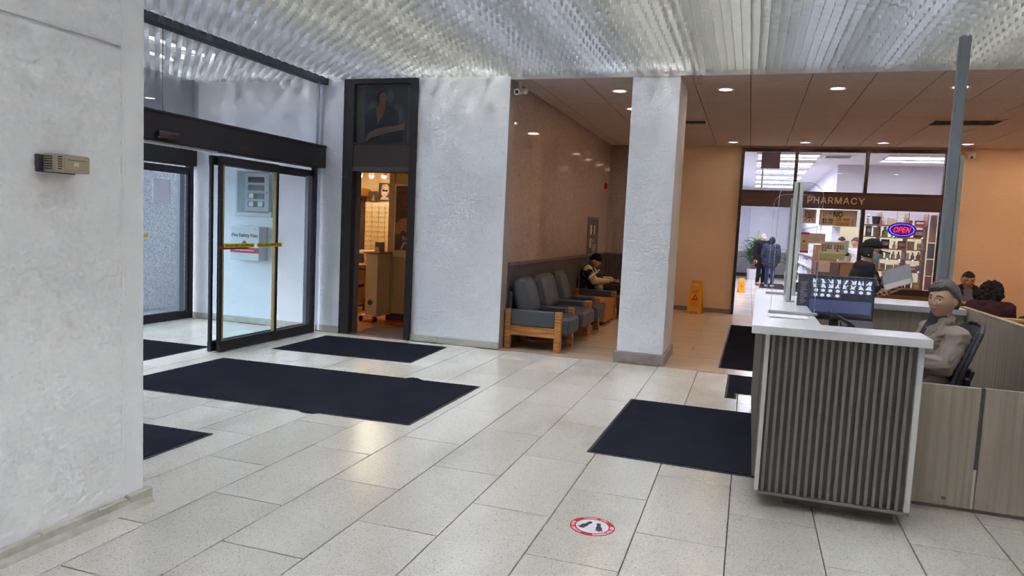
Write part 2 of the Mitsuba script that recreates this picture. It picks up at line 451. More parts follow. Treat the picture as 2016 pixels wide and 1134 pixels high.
def bulb(x, y, label):  # unseen; placed to throw streaks of light onto the white walls
    t = thing('unseen_bulb', label, 'ceiling light', 'unseen bulbs above the louvre')
    k = uniq(t + '__globe')
    scene[k] = emitter(ball([x, y, 3.62], 0.03, 2), TUBEMAT, BULB)
    put(t, 'socket', rod([x, y, 3.645], [x, y, 3.72], 0.02, n=10), M((190, 190, 190), 0.4))
    put(t, 'stem', rod([x, y, 3.72], [x, y, HZ], 0.006, n=6), M((190, 190, 190), 0.4))
for x, y, w in ((-2.98, 4.36, 'in the corner by the sliding entrance'), (-1.70, 4.38, 'beside the optician doorway'), (-1.22, 4.36, 'over the middle of the white wall'), (-0.74, 4.38, 'over the right end of the white wall'),
                (0.80, 4.38, 'left of the column'), (1.42, 4.38, 'right of the column'), (-5.0, 4.36, 'over the far corner of the vestibule'), (-4.4, 4.38, 'over the vestibule alarm panel'), (-3.8, 4.36, 'over the near end of the vestibule')):
    bulb(x, y, 'small unseen bulb above the louvre ' + w)
for x, sd in ((-4.75, 'outer'), (-3.85, 'inner')):
    tube_light(x, 0.2, 4.4, VESTIBULE, 'fluorescent tube hidden above the %s half of the vestibule louvre' % sd)

# ---------------------------------------------------------------- waiting area: walls and ceiling
struct('trim_6', cat(bx(1.40, 1.62, 4.675, 4.69, 3.285, 3.30), bx(1.60, 1.62, 4.66, 4.69, 3.20, 3.30), bx(1.56, 1.62, 4.66, 4.675, 3.20, 3.215)), M((96, 84, 78), 0.6), 'small bent bracket at the top right of the column')
ZC = 3.305
def cx_(x): return 2.254 + (x - 2.254) * 1.0143
def cy_(y): return -3.571 + (y + 3.571) * 1.0143
struct('trim_2', bx(-0.62, 6.4, 4.692, 4.72, ZC - 0.008, HZ), M((196, 190, 184), 0.9), 'fascia between the louvre and the waiting area ceiling')
w = struct('wall_waiting', bx(-0.9, -0.64, 4.9, 11.5, 0, HZ), M((120, 108, 100), 0.9), 'polished stone wall of the waiting area')
ys = [4.905, 5.70, 6.95, 8.20, 9.45, 10.70, 11.25]
for i in range(6):
    put(w, 'stone_panel', bx(-0.641, -0.62, ys[i] + 0.002, ys[i + 1] - 0.002, 1.075, ZC, 0.002), 'marble_panel')
put(w, 'edge_return', bx(-0.641, -0.615, 4.692, 4.90, 0.0, ZC), M((150, 136, 126), 0.5))
w = struct('wall_waiting_end', bx(-0.9, 0.74, 11.25, 11.45, 0, HZ), M((120, 108, 100), 0.9))
put(w, 'stone_panel', bx(-0.62, 0.06, 11.23, 11.25, 1.075, ZC, 0.002), 'marble_panel')
put(w, 'stone_panel', bx(0.064, 0.74, 11.23, 11.25, 1.075, ZC, 0.002), 'marble_panel')
DARKRIB = M((84, 76, 70), 0.55)
ribs, ribs2 = [], []
y = 4.93
while y < 11.2:
    ribs.append(bx(-0.64, -0.605, y, y + 0.026, 0.0, 1.03)); y += 0.045
x = -0.6
while x < 0.72:
    ribs2.append(bx(x, x + 0.026, 11.215, 11.25, 0.0, 1.03)); x += 0.045
t = struct('trim_3', cat(*ribs), DARKRIB, 'dark ribbed wainscot below the stone wall')
put(t, 'cap_rail', bx(-0.645, -0.595, 4.91, 11.25, 1.03, 1.075, 0.004), DARKRIB)
t = struct('trim_4', cat(*ribs2), DARKRIB, 'dark ribbed wainscot of the end wall')
put(t, 'cap_rail', bx(-0.6, 0.74, 11.205, 11.25, 1.03, 1.075, 0.004), DARKRIB)
struct('trim_5', bx(0.74, 0.83, 11.16, 11.45, 0, ZC), M((38, 28, 26), 0.5), 'dark jamb at the end of the beige wall')
w = struct('wall_far', bx(0.83, 2.0, 11.2, 11.4, 0, HZ), 'beige_wallpaper', 'beige papered wall beside the pharmacy door')
put(w, 'right_panel', bx(5.53, 7.5, 11.2, 11.4, 0, HZ), 'beige_wallpaper')
put(w, 'head_panel', bx(2.0, 5.53, 11.2, 11.4, 3.262, HZ), 'beige_wallpaper')
b = struct('baseboard_far', bx(0.83, 1.985, 11.175, 11.2, 0, 0.085, 0.003), 'grey_stone')
put(b, 'base_block', bx(5.53, 7.5, 11.175, 11.2, 0, 0.085, 0.003), 'grey_stone')
struct('wall_waiting_right', bx(7.4, 7.6, 4.6, 11.4, 0, HZ), 'beige_wallpaper')
struct('wall_waiting_front', bx(6.25, 7.6, 4.6, 4.75, 0, HZ), 'beige_wallpaper')

def _ctile(p, n, uv): return mix(lin((188, 176, 168)), lin((178, 166, 157)), noise(p.x * 90, p.y * 90, 1.0))
PM('ceiling_tile', _ctile, 0.9, 0.1)
labels['ceiling_003'] = {'kind': 'structure', 'label': 'suspended tile ceiling of the waiting area'}
scene['ceiling_003'] = mikit.ply(bx(-0.9, 7.5, 4.73, 11.25, ZC + 0.02, ZC + 0.1), M((120, 110, 104), 0.97))
xs = [-0.62, -0.345, 0.275, 0.895, 1.515, 2.135, 2.76, 3.375, 3.99, 4.61, 5.23, 5.85, 6.47, 7.09, 7.4]
xs = [xs[0]] + [cx_(v) for v in xs[1:-1]] + [xs[-1]]
ysc = [4.72] + [cy_(v) for v in (5.04, 6.28, 7.52, 8.76, 10.0)] + [11.2]
_ct = {}
VENTS = [(1, 1.23, 7.9, 0.56, 0.40), (2, 4.98, 7.98, 0.9, 0.55)]
for i in range(len(xs) - 1):
    for j in range(6):
        wx, wy = round(xs[i + 1] - xs[i], 3), round(ysc[j + 1] - ysc[j], 3)
        if (wx, wy) not in _ct: _ct[wx, wy] = mikit.ply(bx(-wx / 2 + 0.004, wx / 2 - 0.004, -wy / 2 + 0.004, wy / 2 - 0.004, 0, 0.02, 0.003), 'ceiling_tile')
        k = uniq('ceiling_003__ceiling_panel')
        scene[k] = {**_ct[wx, wy], 'to_world': T().translate([(xs[i] + xs[i + 1]) / 2, (ysc[j] + ysc[j + 1]) / 2, ZC])}
for n, (q, x, y, wx, wy) in enumerate(VENTS):
    x, y = cx_(x), cy_(y)
    t = thing('air_vent', ['square white ceiling air diffuser just right of the column', 'wide white ceiling air diffuser behind the tall grey pole'][n], 'air vent')
    fr = cat(*[cat(bx(x - wx / 2 + s, x + wx / 2 - s, y - wy / 2 + s, y - wy / 2 + s + 0.03, ZC - 0.014 + s * .1, ZC), bx(x - wx / 2 + s, x + wx / 2 - s, y + wy / 2 - s - 0.03, y + wy / 2 - s, ZC - 0.014 + s * .1, ZC),
             bx(x - wx / 2 + s, x - wx / 2 + s + 0.03, y - wy / 2 + s, y + wy / 2 - s, ZC - 0.014 + s * .1, ZC), bx(x + wx / 2 - s - 0.03, x + wx / 2 - s, y - wy / 2 + s, y + wy / 2 - s, ZC - 0.014 + s * .1, ZC)) for s in (0.0,)])
    put(t, 'frame', fr, M((205, 190, 178), 0.7))
    put(t, 'opening', bx(x - wx / 2 + 0.03, x + wx / 2 - 0.03, y - wy / 2 + 0.03, y + wy / 2 - 0.03, ZC - 0.003, ZC), M((20, 17, 16), 0.9))
    for q in range(3):
        yy = y - wy / 2 + 0.09 + q * (wy - 0.12) / 3
        put(t, 'louvre_blade', rot(bx(x - wx / 2 + 0.03, x + wx / 2 - 0.03, yy, yy + 0.05, ZC - 0.012, ZC - 0.009), 18, [x, yy, ZC - 0.01], (1, 0, 0)), M((180, 164, 152), 0.7))

def downlight(x, y, label):
    x, y = cx_(x), cy_(y)
    t = thing('downlight', label, 'ceiling light', 'recessed downlights of the waiting area')
    put(t, 'ring', lathe([(0.075, -0.004), (0.1, -0.006), (0.105, -0.001), (0.105, 0.0), (0.075, 0.0), (0.075, -0.004)], (x, y, ZC), 28), M((235, 228, 220), 0.5), smooth=30)
    k = uniq(t + '__lamp')
    scene[k] = emitter(rod([x, y, ZC - 0.003], [x, y, ZC - 0.0005], 0.078, n=24), TUBEMAT, DOWN)
for (x, y, s) in [(0.578, 5.41, 'left of the column top'), (1.85, 5.41, 'in the near row right of the column'), (3.08, 5.44, 'in the near row above the pharmacy sign'), (4.31, 5.46, 'in the near row beside the grey pole'),
                  (0.54, 6.70, 'behind the first one left of the column'), (0.56, 8.0, 'third of the row hidden behind the column'), (0.56, 9.3, 'fourth of the row hidden behind the column'), (1.83, 10.36, 'in the far row above the pharmacy doorway'),
                  (3.07, 10.34, 'in the far row over the first window bar'), (4.33, 10.33, 'in the far row over the right window'), (5.63, 10.4, 'in the far row right of the grey pole'), (5.6, 5.5, 'out of view at the right end of the near row'), (6.9, 10.36, 'out of view at the right end of the far row, lighting the beige wall'), (6.5, 9.3, 'out of view beyond the wide vent, lighting the right beige wall'), (6.9, 6.9, 'out of view at the right end before the wide vent'), (6.75, 10.0, 'out of view close to the right wall, lighting the beige wall'), (7.1, 9.6, 'out of view in the far right corner, lighting the beige wall')]:
    downlight(x, y, 'round recessed downlight ' + s)  # those at the right end are out of view, placed to light the beige wall

# ---------------------------------------------------------------- sliding entrance (x = -3.22)
BLK = M((20, 19, 21), 0.45, 0.22)
BLK2 = M((30, 27, 27), 0.55, 0.12)
ALU = M((178, 180, 184), 0.3, 0.5, 0.7)
GOLD = M((150, 124, 66), 0.4, 0.5)
d = 'door_1'
labels[d] = {'kind': 'structure', 'label': 'black framed automatic sliding entrance with yellow warning tape'}
put(d, 'header_box', bx(-3.36, -3.16, 0.5, 4.685, 2.185, 2.475, 0.008), BLK2)
put(d, 'header_lip', bx(-3.17, -3.15, 0.5, 4.685, 2.455, 2.478, 0.003), BLK2)
put(d, 'header_track', bx(-3.30, -3.20, 0.5, 2.70, 2.165, 2.186), ALU, 'grey underside track of the header')
put(d, 'top_beam', bx(-3.27, -3.15, 0.5, 4.69, 3.275, 3.36, 0.004), BLK)
put(d, 'wall_jamb', bx(-3.26, -3.20, 4.50, 4.56, 0, 2.18, 0.004), BLK)
put(d, 'jamb_glass', sheet_x(-3.222, 4.56, 4.66, 0.1, 2.18), 'dark_glass')
put(d, 'near_jamb', bx(-3.30, -3.14, 0.5, 0.58, 0, 2.18), BLK)
tg = put(d, 'transom_glass', sheet_x(-3.222, 0.58, 1.965, 2.475, 3.275), GLASS)
put(d, 'transom_glass', sheet_x(-3.222, 1.972, 4.555, 2.475, 3.275), GLASS)
put(d, 'transom_seal', bx(-3.225, -3.219, 1.965, 1.972, 2.475, 3.275), M((110, 104, 96), 0.5))
put(d, 'transom_trim', bx(-3.235, -3.205, 4.555, 4.575, 2.475, 3.275), ALU)
put(d, 'transom_trim', bx(-3.235, -3.205, 4.655, 4.67, 2.475, 3.275), ALU)

def sliding_panel(parent, nm, xc, y0, y1, th, pane=True, gold=False, zt=2.14):
    """A glazed leaf between y0 and y1: two stiles, rails, its pane."""
    p = uniq(parent + '__' + nm)
    _count[p] = 0
    h = th / 2
    def sub(n, mesh, mat):
        k = uniq(p + '__' + n)
        scene[k] = mikit.ply(mesh, mat, False)
    sub('bottom_rail', bx(xc - h, xc + h, y0, y1, 0.012, 0.125, 0.006), BLK)
    sub('top_rail', bx(xc - h, xc + h, y0, y1, 2.045, zt, 0.004), BLK)
    sub('stile', bx(xc - h * .7, xc + h * .7, y0, y0 + 0.035, 0.1, 2.06, 0.003), BLK)
    sub('stile', bx(xc - h * .7, xc + h * .7, y1 - 0.03, y1, 0.1, 2.06, 0.003), BLK)
    if gold:
        sub('bead', bx(xc - h * .5, xc + h * .72, y0 + 0.037, y0 + 0.058, 0.125, 2.045), GOLD)
        sub('bead', bx(xc - h * .5, xc + h * .72, y1 - 0.05, y1 - 0.032, 0.125, 2.045), GOLD)
    if pane: sub('pane', sheet_x(xc, y0 + 0.03, y1 - 0.03, 0.12, 2.05), 'tinted_glass')
    return p
leaf = sliding_panel(d, 'sliding_leaf', -3.205, 2.735, 3.72, 0.06, gold=True)
leaf2 = sliding_panel(d, 'side_light', -3.275, 2.68, 4.50, 0.05, pane=False)
put(d, 'mullion', bx(-3.24, -3.19, 3.722, 3.74, 0.1, 2.06), BLK)
put(d, 'bottom_sill', bx(-3.235, -3.175, 3.72, 4.50, 0.012, 0.122, 0.006), BLK)
put(d, 'inner_stile', bx(-3.25, -3.20, 4.36, 4.44, 0.12, 2.06), M((62, 66, 72), 0.3, 0.5))
put(d, 'side_pane', sheet_x(-3.208, 3.74, 4.36, 0.12, 2.05), GLASS)
YEL = M((214, 190, 30), 0.5)
for ya, yb in ((2.775, 3.285), (3.33, 3.79)):
    tp = put(d, 'warning_tape', bx(-3.172, -3.170, ya, yb, 1.155, 1.20), YEL, 'yellow CAUTION tape strip')
    put(tp, 'lettering', yz(fit(text('CAUTION AUTOMATIC DOOR STAND CLEAR', 0.024, 0.0008, True), (yb - ya) * 0.92), -3.1698, (ya + yb) / 2, 1.1775), M((40, 30, 6), 0.6))
tp = put(d, 'warning_tape', bx(-3.178, -3.176, 2.69, 3.19, 1.135, 1.175), M((110, 24, 26), 0.5), 'dark red tape strip')
s = thing('door_sensor', 'small black motion sensor on the black sliding door header', 'sensor')
put(s, 'body', bx(-3.16, -3.10, 1.82, 2.08, 2.215, 2.285, 0.012), M((18, 17, 18), 0.3, 0.5))
put(s, 'lens', bx(-3.102, -3.096, 1.85, 2.05, 2.222, 2.262, 0.003), M((8, 8, 10), 0.1, 0.6))

# ---------------------------------------------------------------- vestibule and outer door (x = -5.3)
d = 'door_2'
labels[d] = {'kind': 'structure', 'label': 'black framed outer sliding door across the vestibule'}
put(d, 'header_box', bx(-5.45, -5.28, -0.2, 4.685, 2.17, 2.405, 0.006), BLK2)
put(d, 'right_jamb', bx(-5.36, -5.28, 4.55, 4.62, 0, 2.17), BLK)
put(d, 'upper_panel', bx(-5.36, -5.31, -0.2, 4.64, 2.405, HZ), M((120, 122, 128), 0.35, 0.5), 'grey panel over the outer door')
put(d, 'upper_trim', bx(-5.34, -5.27, 4.64, 4.69, 2.405, 3.4), ALU)
sliding_panel(d, 'outer_leaf', -5.31, 3.40, 4.55, 0.06)
sliding_panel(d, 'outer_leaf', -5.31, 2.2, 3.38, 0.06)
put(d, 'inner_stile', bx(-5.34, -5.285, 4.37, 4.46, 0.12, 2.06), M((92, 96, 104), 0.3, 0.5))
put(d, 'sill', bx(-5.4, -5.25, -0.2, 4.62, 0, 0.012), ALU)
nt = put(d, 'notice', bx(-5.302, -5.300, 3.92, 4.22, 1.62, 1.95), M((214, 214, 226), 0.9), 'blank white paper notice taped to the pane')
tp = put(d, 'warning_tape', bx(-5.276, -5.274, 3.5, 3.81, 1.16, 1.21), YEL, 'yellow warning tape strip')
struct('wall_porch', bx(-6.7, -6.5, 4.5, 9.0, -0.1, 3.6), 'porch_stucco', 'grey stucco wall outside the outer door')
struct('floor_004', bx(-26.0, -5.4, -12.0, 9.0, -0.1, -0.012), M((150, 152, 156), 0.97), 'grey pavement outside the entrance')
struct('ceiling_004', bx(-6.9, -5.4, -2.0, 9.0, 3.5, 3.6), M((150, 150, 154), 0.97))
t = thing('porch_light', 'round porch ceiling lamp outside the outer sliding door', 'ceiling light')
put(t, 'ring', lathe([(0.13, -0.02), (0.16, -0.02), (0.16, 0.0), (0.13, 0.0), (0.13, -0.02)], (-5.95, 3.4, 3.5), 24), M((200, 200, 200), 0.5))
k = uniq(t + '__lamp'); scene[k] = emitter(rod([-5.95, 3.4, 3.485], [-5.95, 3.4, 3.495], 0.13, n=20), TUBEMAT, PORCH)

# fire alarm panel and plan box on the vestibule wall
g = thing('fire_alarm_panel', 'grey fire alarm panel with four dark display windows behind the sliding glass', 'alarm panel')
GREYP = M((176, 178, 176), 0.5)
put(g, 'frame', bx(-4.60, -3.99, 4.66, 4.69, 1.50, 2.14, 0.006), M((206, 210, 208), 0.5))
put(g, 'recess', bx(-4.56, -4.03, 4.655, 4.66, 1.55, 2.12), M((150, 154, 156), 0.5))
dr_ = put(g, 'door', bx(-4.390, -3.990, 4.60, 4.655, 1.575, 2.085, 0.006), GREYP)
for z0, kind in ((1.965, 0), (1.855, 0), (1.745, 1), (1.635, 2)):
    wn = put(dr_, 'display', bx(-4.330, -4.070, 4.594, 4.601, z0, z0 + 0.075), M((22, 24, 30), 0.2, 0.5))
    if kind: 
        put(dr_, 'keypad', bx(-4.315, -4.240, 4.590, 4.595, z0 + 0.006, z0 + 0.069), M((214, 216, 212), 0.6))
        if kind == 2: put(dr_, 'keypad', bx(-4.165, -4.085, 4.590, 4.595, z0 + 0.006, z0 + 0.069), M((214, 216, 212), 0.6))
        else: put(dr_, 'keypad', bx(-4.230, -4.190, 4.590, 4.595, z0 + 0.006, z0 + 0.069), M((60, 110, 70), 0.6), 'green indicator block')
put(dr_, 'lock', rod([-4.025, 4.596, 1.83], [-4.025, 4.605, 1.83], 0.012), M((60, 60, 60), 0.3))
g = thing('fire_plan_box', 'pale box lettered Fire Safety Plan with a red strip, below the alarm panel', 'box')
put(g, 'body', bx(-4.533, -4.064, 4.50, 4.69, 0.90, 1.364, 0.004), M((196, 202, 200), 0.5))
put(g, 'red_strip', bx(-4.533, -4.064, 4.497, 4.501, 1.0, 1.075), M((176, 38, 58), 0.5))
put(g, 'title', xz(fit(text('Fire Safety Plan', 0.045, 0.001, True), 0.42), -4.30, 4.499, 1.235), M((96, 40, 62), 0.6))
put(g, 'address', xz(fit(text('www.safetymedia.com', 0.02, 0.001, True), 0.31), -4.30, 4.4965, 1.037), M((235, 225, 225), 0.6))
put(g, 'emblem', rod([-4.30, 4.4995, 1.13], [-4.30, 4.4975, 1.13], 0.035, n=20), M((120, 70, 40), 0.6))
put(g, 'small_print', xz(fit(text('Keep in', 0.012, 0.001), 0.06), -4.11, 4.499, 1.325), M((120, 110, 120), 0.6))

# ---------------------------------------------------------------- beige horn box on the near pier
g = thing('alarm_horn', 'small beige louvred sounder box on the white pier', 'sounder')
TAN = M((158, 144, 118), 0.5)
put(g, 'back_plate', bx(-0.706, -0.685, -1.285, -1.10, 1.676, 1.752, 0.003), M((22, 22, 22), 0.5))
put(g, 'body', bx(-0.685, -0.605, -1.262, -1.095, 1.680, 1.757, 0.005), TAN)
for q in range(6):
    put(g, 'slot', bx(-0.675, -0.628, -1.2635, -1.2610, 1.690 + q * 0.0105, 1.695 + q * 0.0105), M((24, 20, 16), 0.7))
for q in range(6):
    put(g, 'slot', bx(-0.6055, -0.6035, -1.255, -1.235, 1.690 + q * 0.0105, 1.695 + q * 0.0105), M((24, 20, 16), 0.7))
put(g, 'front_plate', bx(-0.606, -0.603, -1.225, -1.105, 1.690, 1.750, 0.001), TAN)
put(g, 'name_tab', bx(-0.6035, -0.602, -1.18, -1.155, 1.708, 1.726), M((196, 186, 160), 0.5))
put(g, 'groove', bx(-0.6035, -0.6025, -1.21, -1.115, 1.734, 1.737), M((96, 86, 66), 0.7))

# ---------------------------------------------------------------- floor mats
def floor_mat(label, pts, fold=None):
    g = thing('floor_mat', label, 'floor mat')
    P = Polygon(pts)
    put(g, 'rubber_edge', fl(ext(P, 0.004), 0, 0, 0.0), M((26, 26, 30), 0.6))
    put(g, 'pile', fl(ext(P.buffer(-0.022, join_style=2), 0.0095), 0, 0, 0.0), 'carpet_pile')
    for f in fold or []:
        put(g, 'fold', ball(f, 1.0, 2, (0.09, 0.05, 0.022)), 'carpet_pile')
def rect(c, w, l, a=0.0):
    return list(affinity.rotate(sbox(c[0] - w / 2, c[1] - l / 2, c[0] + w / 2, c[1] + l / 2), a).exterior.coords)[:-1]
floor_mat('large black floor mat in the middle of the lobby', [(-0.076, 2.655), (-0.086, 1.184), (-2.96, 1.08), (-2.945, 2.528)], [(-0.95, 1.165, 0.0), (-0.75, 2.60, 0.0)])
floor_mat('black floor mat in front of the optician doorway', [(-2.869, 3.23), (-2.892, 4.373), (-1.213, 4.458), (-1.151, 3.331)])
floor_mat('black floor mat whose corner shows beside the near white pier', [(-1.18, 0.366), (-1.17, -0.78), (-2.95, -0.80), (-2.96, 0.30)])
floor_mat('black floor mat inside the vestibule', [(-3.50, 2.962), (-3.48, 1.75), (-5.2, 1.7), (-5.22, 2.90)])
floor_mat('black floor mat against the end of the reception desk', [(1.319, 2.897), (1.286, 1.178), (2.40, 1.148), (2.43, 2.90)])
floor_mat('long dark mat leading to the pharmacy', [(2.03, 9.28), (2.009, 4.993), (3.35, 4.97), (3.37, 9.28)])
floor_mat('small black mat just beyond the desk mat', [(2.129, 4.611), (2.13, 3.419), (2.24, 3.419), (2.24, 3.66), (3.9, 3.66), (3.9, 4.60)])

# round sticker with two footprints
g = thing('floor_sticker', 'round red and white floor sticker with two black footprints', 'sticker')
cx, cy = 1.583, -0.025
def disc(r, z, h, n=48): return rod([cx, cy, z], [cx, cy, z + h], r, n=n)
put(g, 'red_ring', disc(0.117, 0.0, 0.0008), M((176, 30, 52), 0.5))
put(g, 'white_disc', disc(0.085, 0.0, 0.0013), M((226, 220, 224), 0.5))
for s in (-1, 1):
    foot = Polygon([(0.012 * math.cos(t) + 0.004 * s * 0, 0.018 * math.sin(t) + 0.03) for t in np.linspace(0, 6.2, 18)]).union(Polygon([(0.017 * math.cos(t), 0.027 * math.sin(t) - 0.018) for t in np.linspace(0, 6.2, 20)]).union(sbox(-0.010, -0.01, 0.010, 0.03)))
    toes = [Polygon([(0.0046 * math.cos(t) - 0.016 + 0.008 * q, 0.006 * math.sin(t) - 0.050 + 0.0035 * abs(q - 2)) for t in np.linspace(0, 6.2, 10)]) for q in range(5)]
    m = cat(ext(foot, 0.0016), *[ext(q, 0.0016) for q in toes])
    m = rot(m, 18 * s - 6, [0, 0, 0])
    put(g, 'footprint', fl(m, cx + 0.034 * s, cy + 0.006 - 0.004 * s, 0.0), M((30, 30, 36), 0.6))
for word, a0, w in (('THANK YOU', 90, 78), ('KEEP YOUR DISTANCE', -30, 95), ('STAND HERE', 205, 85)):
    for q, ch in enumerate(word):
        if ch == ' ': continue
        a = math.radians(a0 + w * (0.5 - (q + .5) / len(word)))
        m = rot(text(ch, 0.017, 0.0016, True), math.degrees(a) - 90, [0, 0, 0])
        put(g, 'letter', fl(m, cx + 0.101 * math.cos(a), cy + 0.101 * math.sin(a), 0.0), M((236, 214, 218), 0.6))

struct('wall_street', bx(-5.45, -5.35, -5.3, -0.2, 0, HZ), 'stucco_white')
struct('wall_street_end', bx(-5.4, -3.3, 4.9, 5.0, 0, HZ), 'stucco_white')

# ---------------------------------------------------------------- optician shop (doorway in the white wall)
d = 'door_3'
labels[d] = {'kind': 'structure', 'label': 'tall dark framed optician doorway with a poster window over it'}
DKB = M((38, 34, 32), 0.7, 0.1)
put(d, 'left_jamb', bx(-2.885, -2.735, 4.64, 4.86, 0, 3.335, 0.004), DKB)
put(d, 'right_jamb', bx(-1.92, -1.835, 4.64, 4.86, 0, 3.335, 0.004), DKB)
put(d, 'top_rail', bx(-2.885, -1.835, 4.64, 4.86, 3.27, 3.335, 0.004), DKB)
put(d, 'transom_panel', bx(-2.74, -1.915, 4.66, 4.86, 2.20, 2.50, 0.004), M((50, 44, 40), 0.7, 0.1))
put(d, 'transom_rail', bx(-2.74, -1.915, 4.652, 4.86, 2.155, 2.215, 0.004), M((60, 54, 50), 0.6, 0.15))
put(d, 'inner_jamb', bx(-2.735, -2.70, 4.75, 4.82, 0, 2.155), M((70, 66, 62), 0.4, 0.4))
put(d, 'window_bead', bx(-2.74, -1.915, 4.66, 4.70, 2.498, 2.53), DKB)
put(d, 'window_pane', sheet_y(-2.735, -1.92, 4.672, 2.53, 3.27), 'smoke_glass')

# poster behind the transom glass: a woman in a dark jacket, hands crossed
g = thing('transom_poster', 'dim poster of a woman in a dark jacket over the optician doorway', 'poster')
PY = 4.72
PXO = 0.0
TRACKX = (-4.38, -4.15, -3.90)
put(g, 'backing', bx(-2.73, -1.925, PY, PY + 0.02, 2.515, 3.27), M((66, 66, 60), 0.8, 0.1))
def flat(poly, z=0.001): return xz(ext(poly, z), PXO, PY, 0)
def ell(cx, cz, rx, rz, a=0, n=28): return affinity.rotate(Polygon([(cx + rx * math.cos(t), cz + rz * math.sin(t)) for t in np.linspace(0, 2 * math.pi, n, endpoint=False)]), a)
put(g, 'dark_field', flat(sbox(-2.62, 2.53, -2.0, 3.25), 0.001), M((44, 48, 50), 0.8, 0.1))
for c, r in (((-2.5, 2.98), 0.10), ((-2.14, 2.90), 0.13), ((-2.25, 3.12), 0.08)):
    put(g, 'blur_patch', flat(ell(*c, r * .6, r), 0.0014), M((62, 67, 68), 0.8, 0.1))
put(g, 'jacket', flat(Polygon([(-2.60, 2.60), (-2.61, 2.88), (-2.55, 2.95), (-2.44, 2.99), (-2.36, 3.02), (-2.30, 3.01), (-2.19, 2.97), (-2.12, 2.90), (-2.12, 2.74), (-2.05, 2.7), (-2.06, 2.53), (-2.6, 2.53)]), 0.0018), M((26, 32, 36), 0.8, 0.1))
put(g, 'neckline', flat(Polygon([(-2.45, 2.97), (-2.44, 2.85), (-2.42, 2.77), (-2.36, 2.86), (-2.32, 2.98), (-2.33, 3.04), (-2.40, 3.04)]), 0.0022), M((92, 62, 48), 0.8, 0.1))
put(g, 'hair', flat(ell(-2.37, 3.10, 0.075, 0.10), 0.0020), M((28, 26, 26), 0.8, 0.1))
put(g, 'face', flat(ell(-2.355, 3.095, 0.052, 0.078), 0.0026), M((92, 70, 60), 0.8, 0.1))
put(g, 'lips', flat(ell(-2.352, 3.05, 0.018, 0.007), 0.003), M((120, 40, 44), 0.6))
put(g, 'eyes', cat(flat(ell(-2.378, 3.112, 0.013, 0.005), 0.003), flat(ell(-2.333, 3.112, 0.013, 0.005), 0.003)), M((40, 30, 28), 0.6))
put(g, 'hands', flat(Polygon([(-2.60, 2.57), (-2.55, 2.66), (-2.44, 2.71), (-2.30, 2.735), (-2.15, 2.75), (-2.02, 2.80), (-2.05, 2.76), (-2.01, 2.75), (-2.05, 2.725), (-2.01, 2.70), (-2.12, 2.69), (-2.28, 2.66), (-2.42, 2.62), (-2.52, 2.60), (-2.58, 2.55)]), 0.0026), M((100, 76, 66), 0.8, 0.1))
for q in range(3):
    put(g, 'finger_line', flat(Polygon([(-2.50 + .05 * q, 2.635 + .016 * q), (-2.20 + .04 * q, 2.685 + .018 * q), (-2.20 + .04 * q, 2.69 + .018 * q), (-2.50 + .05 * q, 2.64 + .016 * q)]), 0.003), M((70, 50, 46), 0.6))

# the shop behind
WARM = M((226, 196, 150), 0.97)
struct('wall_shop_back', bx(-5.3, -0.95, 8.3, 8.4, 0, 2.9), WARM)
struct('wall_shop_left', bx(-5.35, -5.25, 4.9, 8.4, 0, 2.9), WARM)
struct('wall_shop_right', bx(-1.1, -0.9, 4.9, 8.4, 0, 2.9), WARM)
struct('ceiling_005', bx(-5.3, -0.9, 4.9, 8.4, 2.75, 2.85), M((214, 196, 168), 0.97))
w = struct('wall_shop_partition', bx(-3.05, -1.1, 6.27, 6.40, 0.10, 2.75), M((190, 168, 122), 0.9), 'cream partition panel inside the optician shop')
put(w, 'edge_post', bx(-3.055, -2.96, 6.255, 6.41, 0.10, 2.75, 0.004), M((170, 152, 122), 0.8))
put(w, 'kick_plate', bx(-3.05, -1.1, 6.30, 6.40, 0.0, 0.10), M((72, 34, 24), 0.6))
g = thing('eyewear_poster', 'brown framed poster of a hand lettered Never on the cream partition', 'poster')
put(g, 'frame', bx(-2.955, -2.20, 6.245, 6.27, 0.98, 2.10, 0.003), M((212, 200, 178), 0.7))
put(g, 'print', bx(-2.925, -2.23, 6.242, 6.246, 1.09, 2.065), M((52, 32, 24), 0.5))
PY = 6.2415
put(g, 'hand', flat(Polygon([(-2.93, 1.35), (-2.91, 1.50), (-2.84, 1.56), (-2.76, 1.58), (-2.66, 1.60), (-2.62, 1.55), (-2.70, 1.50), (-2.68, 1.42), (-2.74, 1.36), (-2.80, 1.40), (-2.86, 1.32)]), 0.001), M((142, 96, 70), 0.6))
for q in range(3): put(g, 'finger_line', flat(Polygon([(-2.92, 1.40 + .05 * q), (-2.78, 1.425 + .05 * q), (-2.78, 1.432 + .05 * q), (-2.92, 1.408 + .05 * q)]), 0.0015), M((84, 52, 36), 0.6))
for q in range(2): put(g, 'smoke_patch', flat(ell(-2.78 + .08 * q, 1.85 + .1 * q, 0.05, 0.08), 0.0008), M((72, 52, 42), 0.6))
put(g, 'lettering', xz(text('Never', 0.07, 0.001), -2.66, 6.2405, 1.27), M((214, 200, 186), 0.6))
put(g, 'triangle', flat(Polygon([(-2.83, 1.10), (-2.76, 1.23), (-2.62, 1.10), (-2.65, 1.10), (-2.755, 1.20), (-2.80, 1.10)]), 0.001), M((206, 192, 176), 0.6))

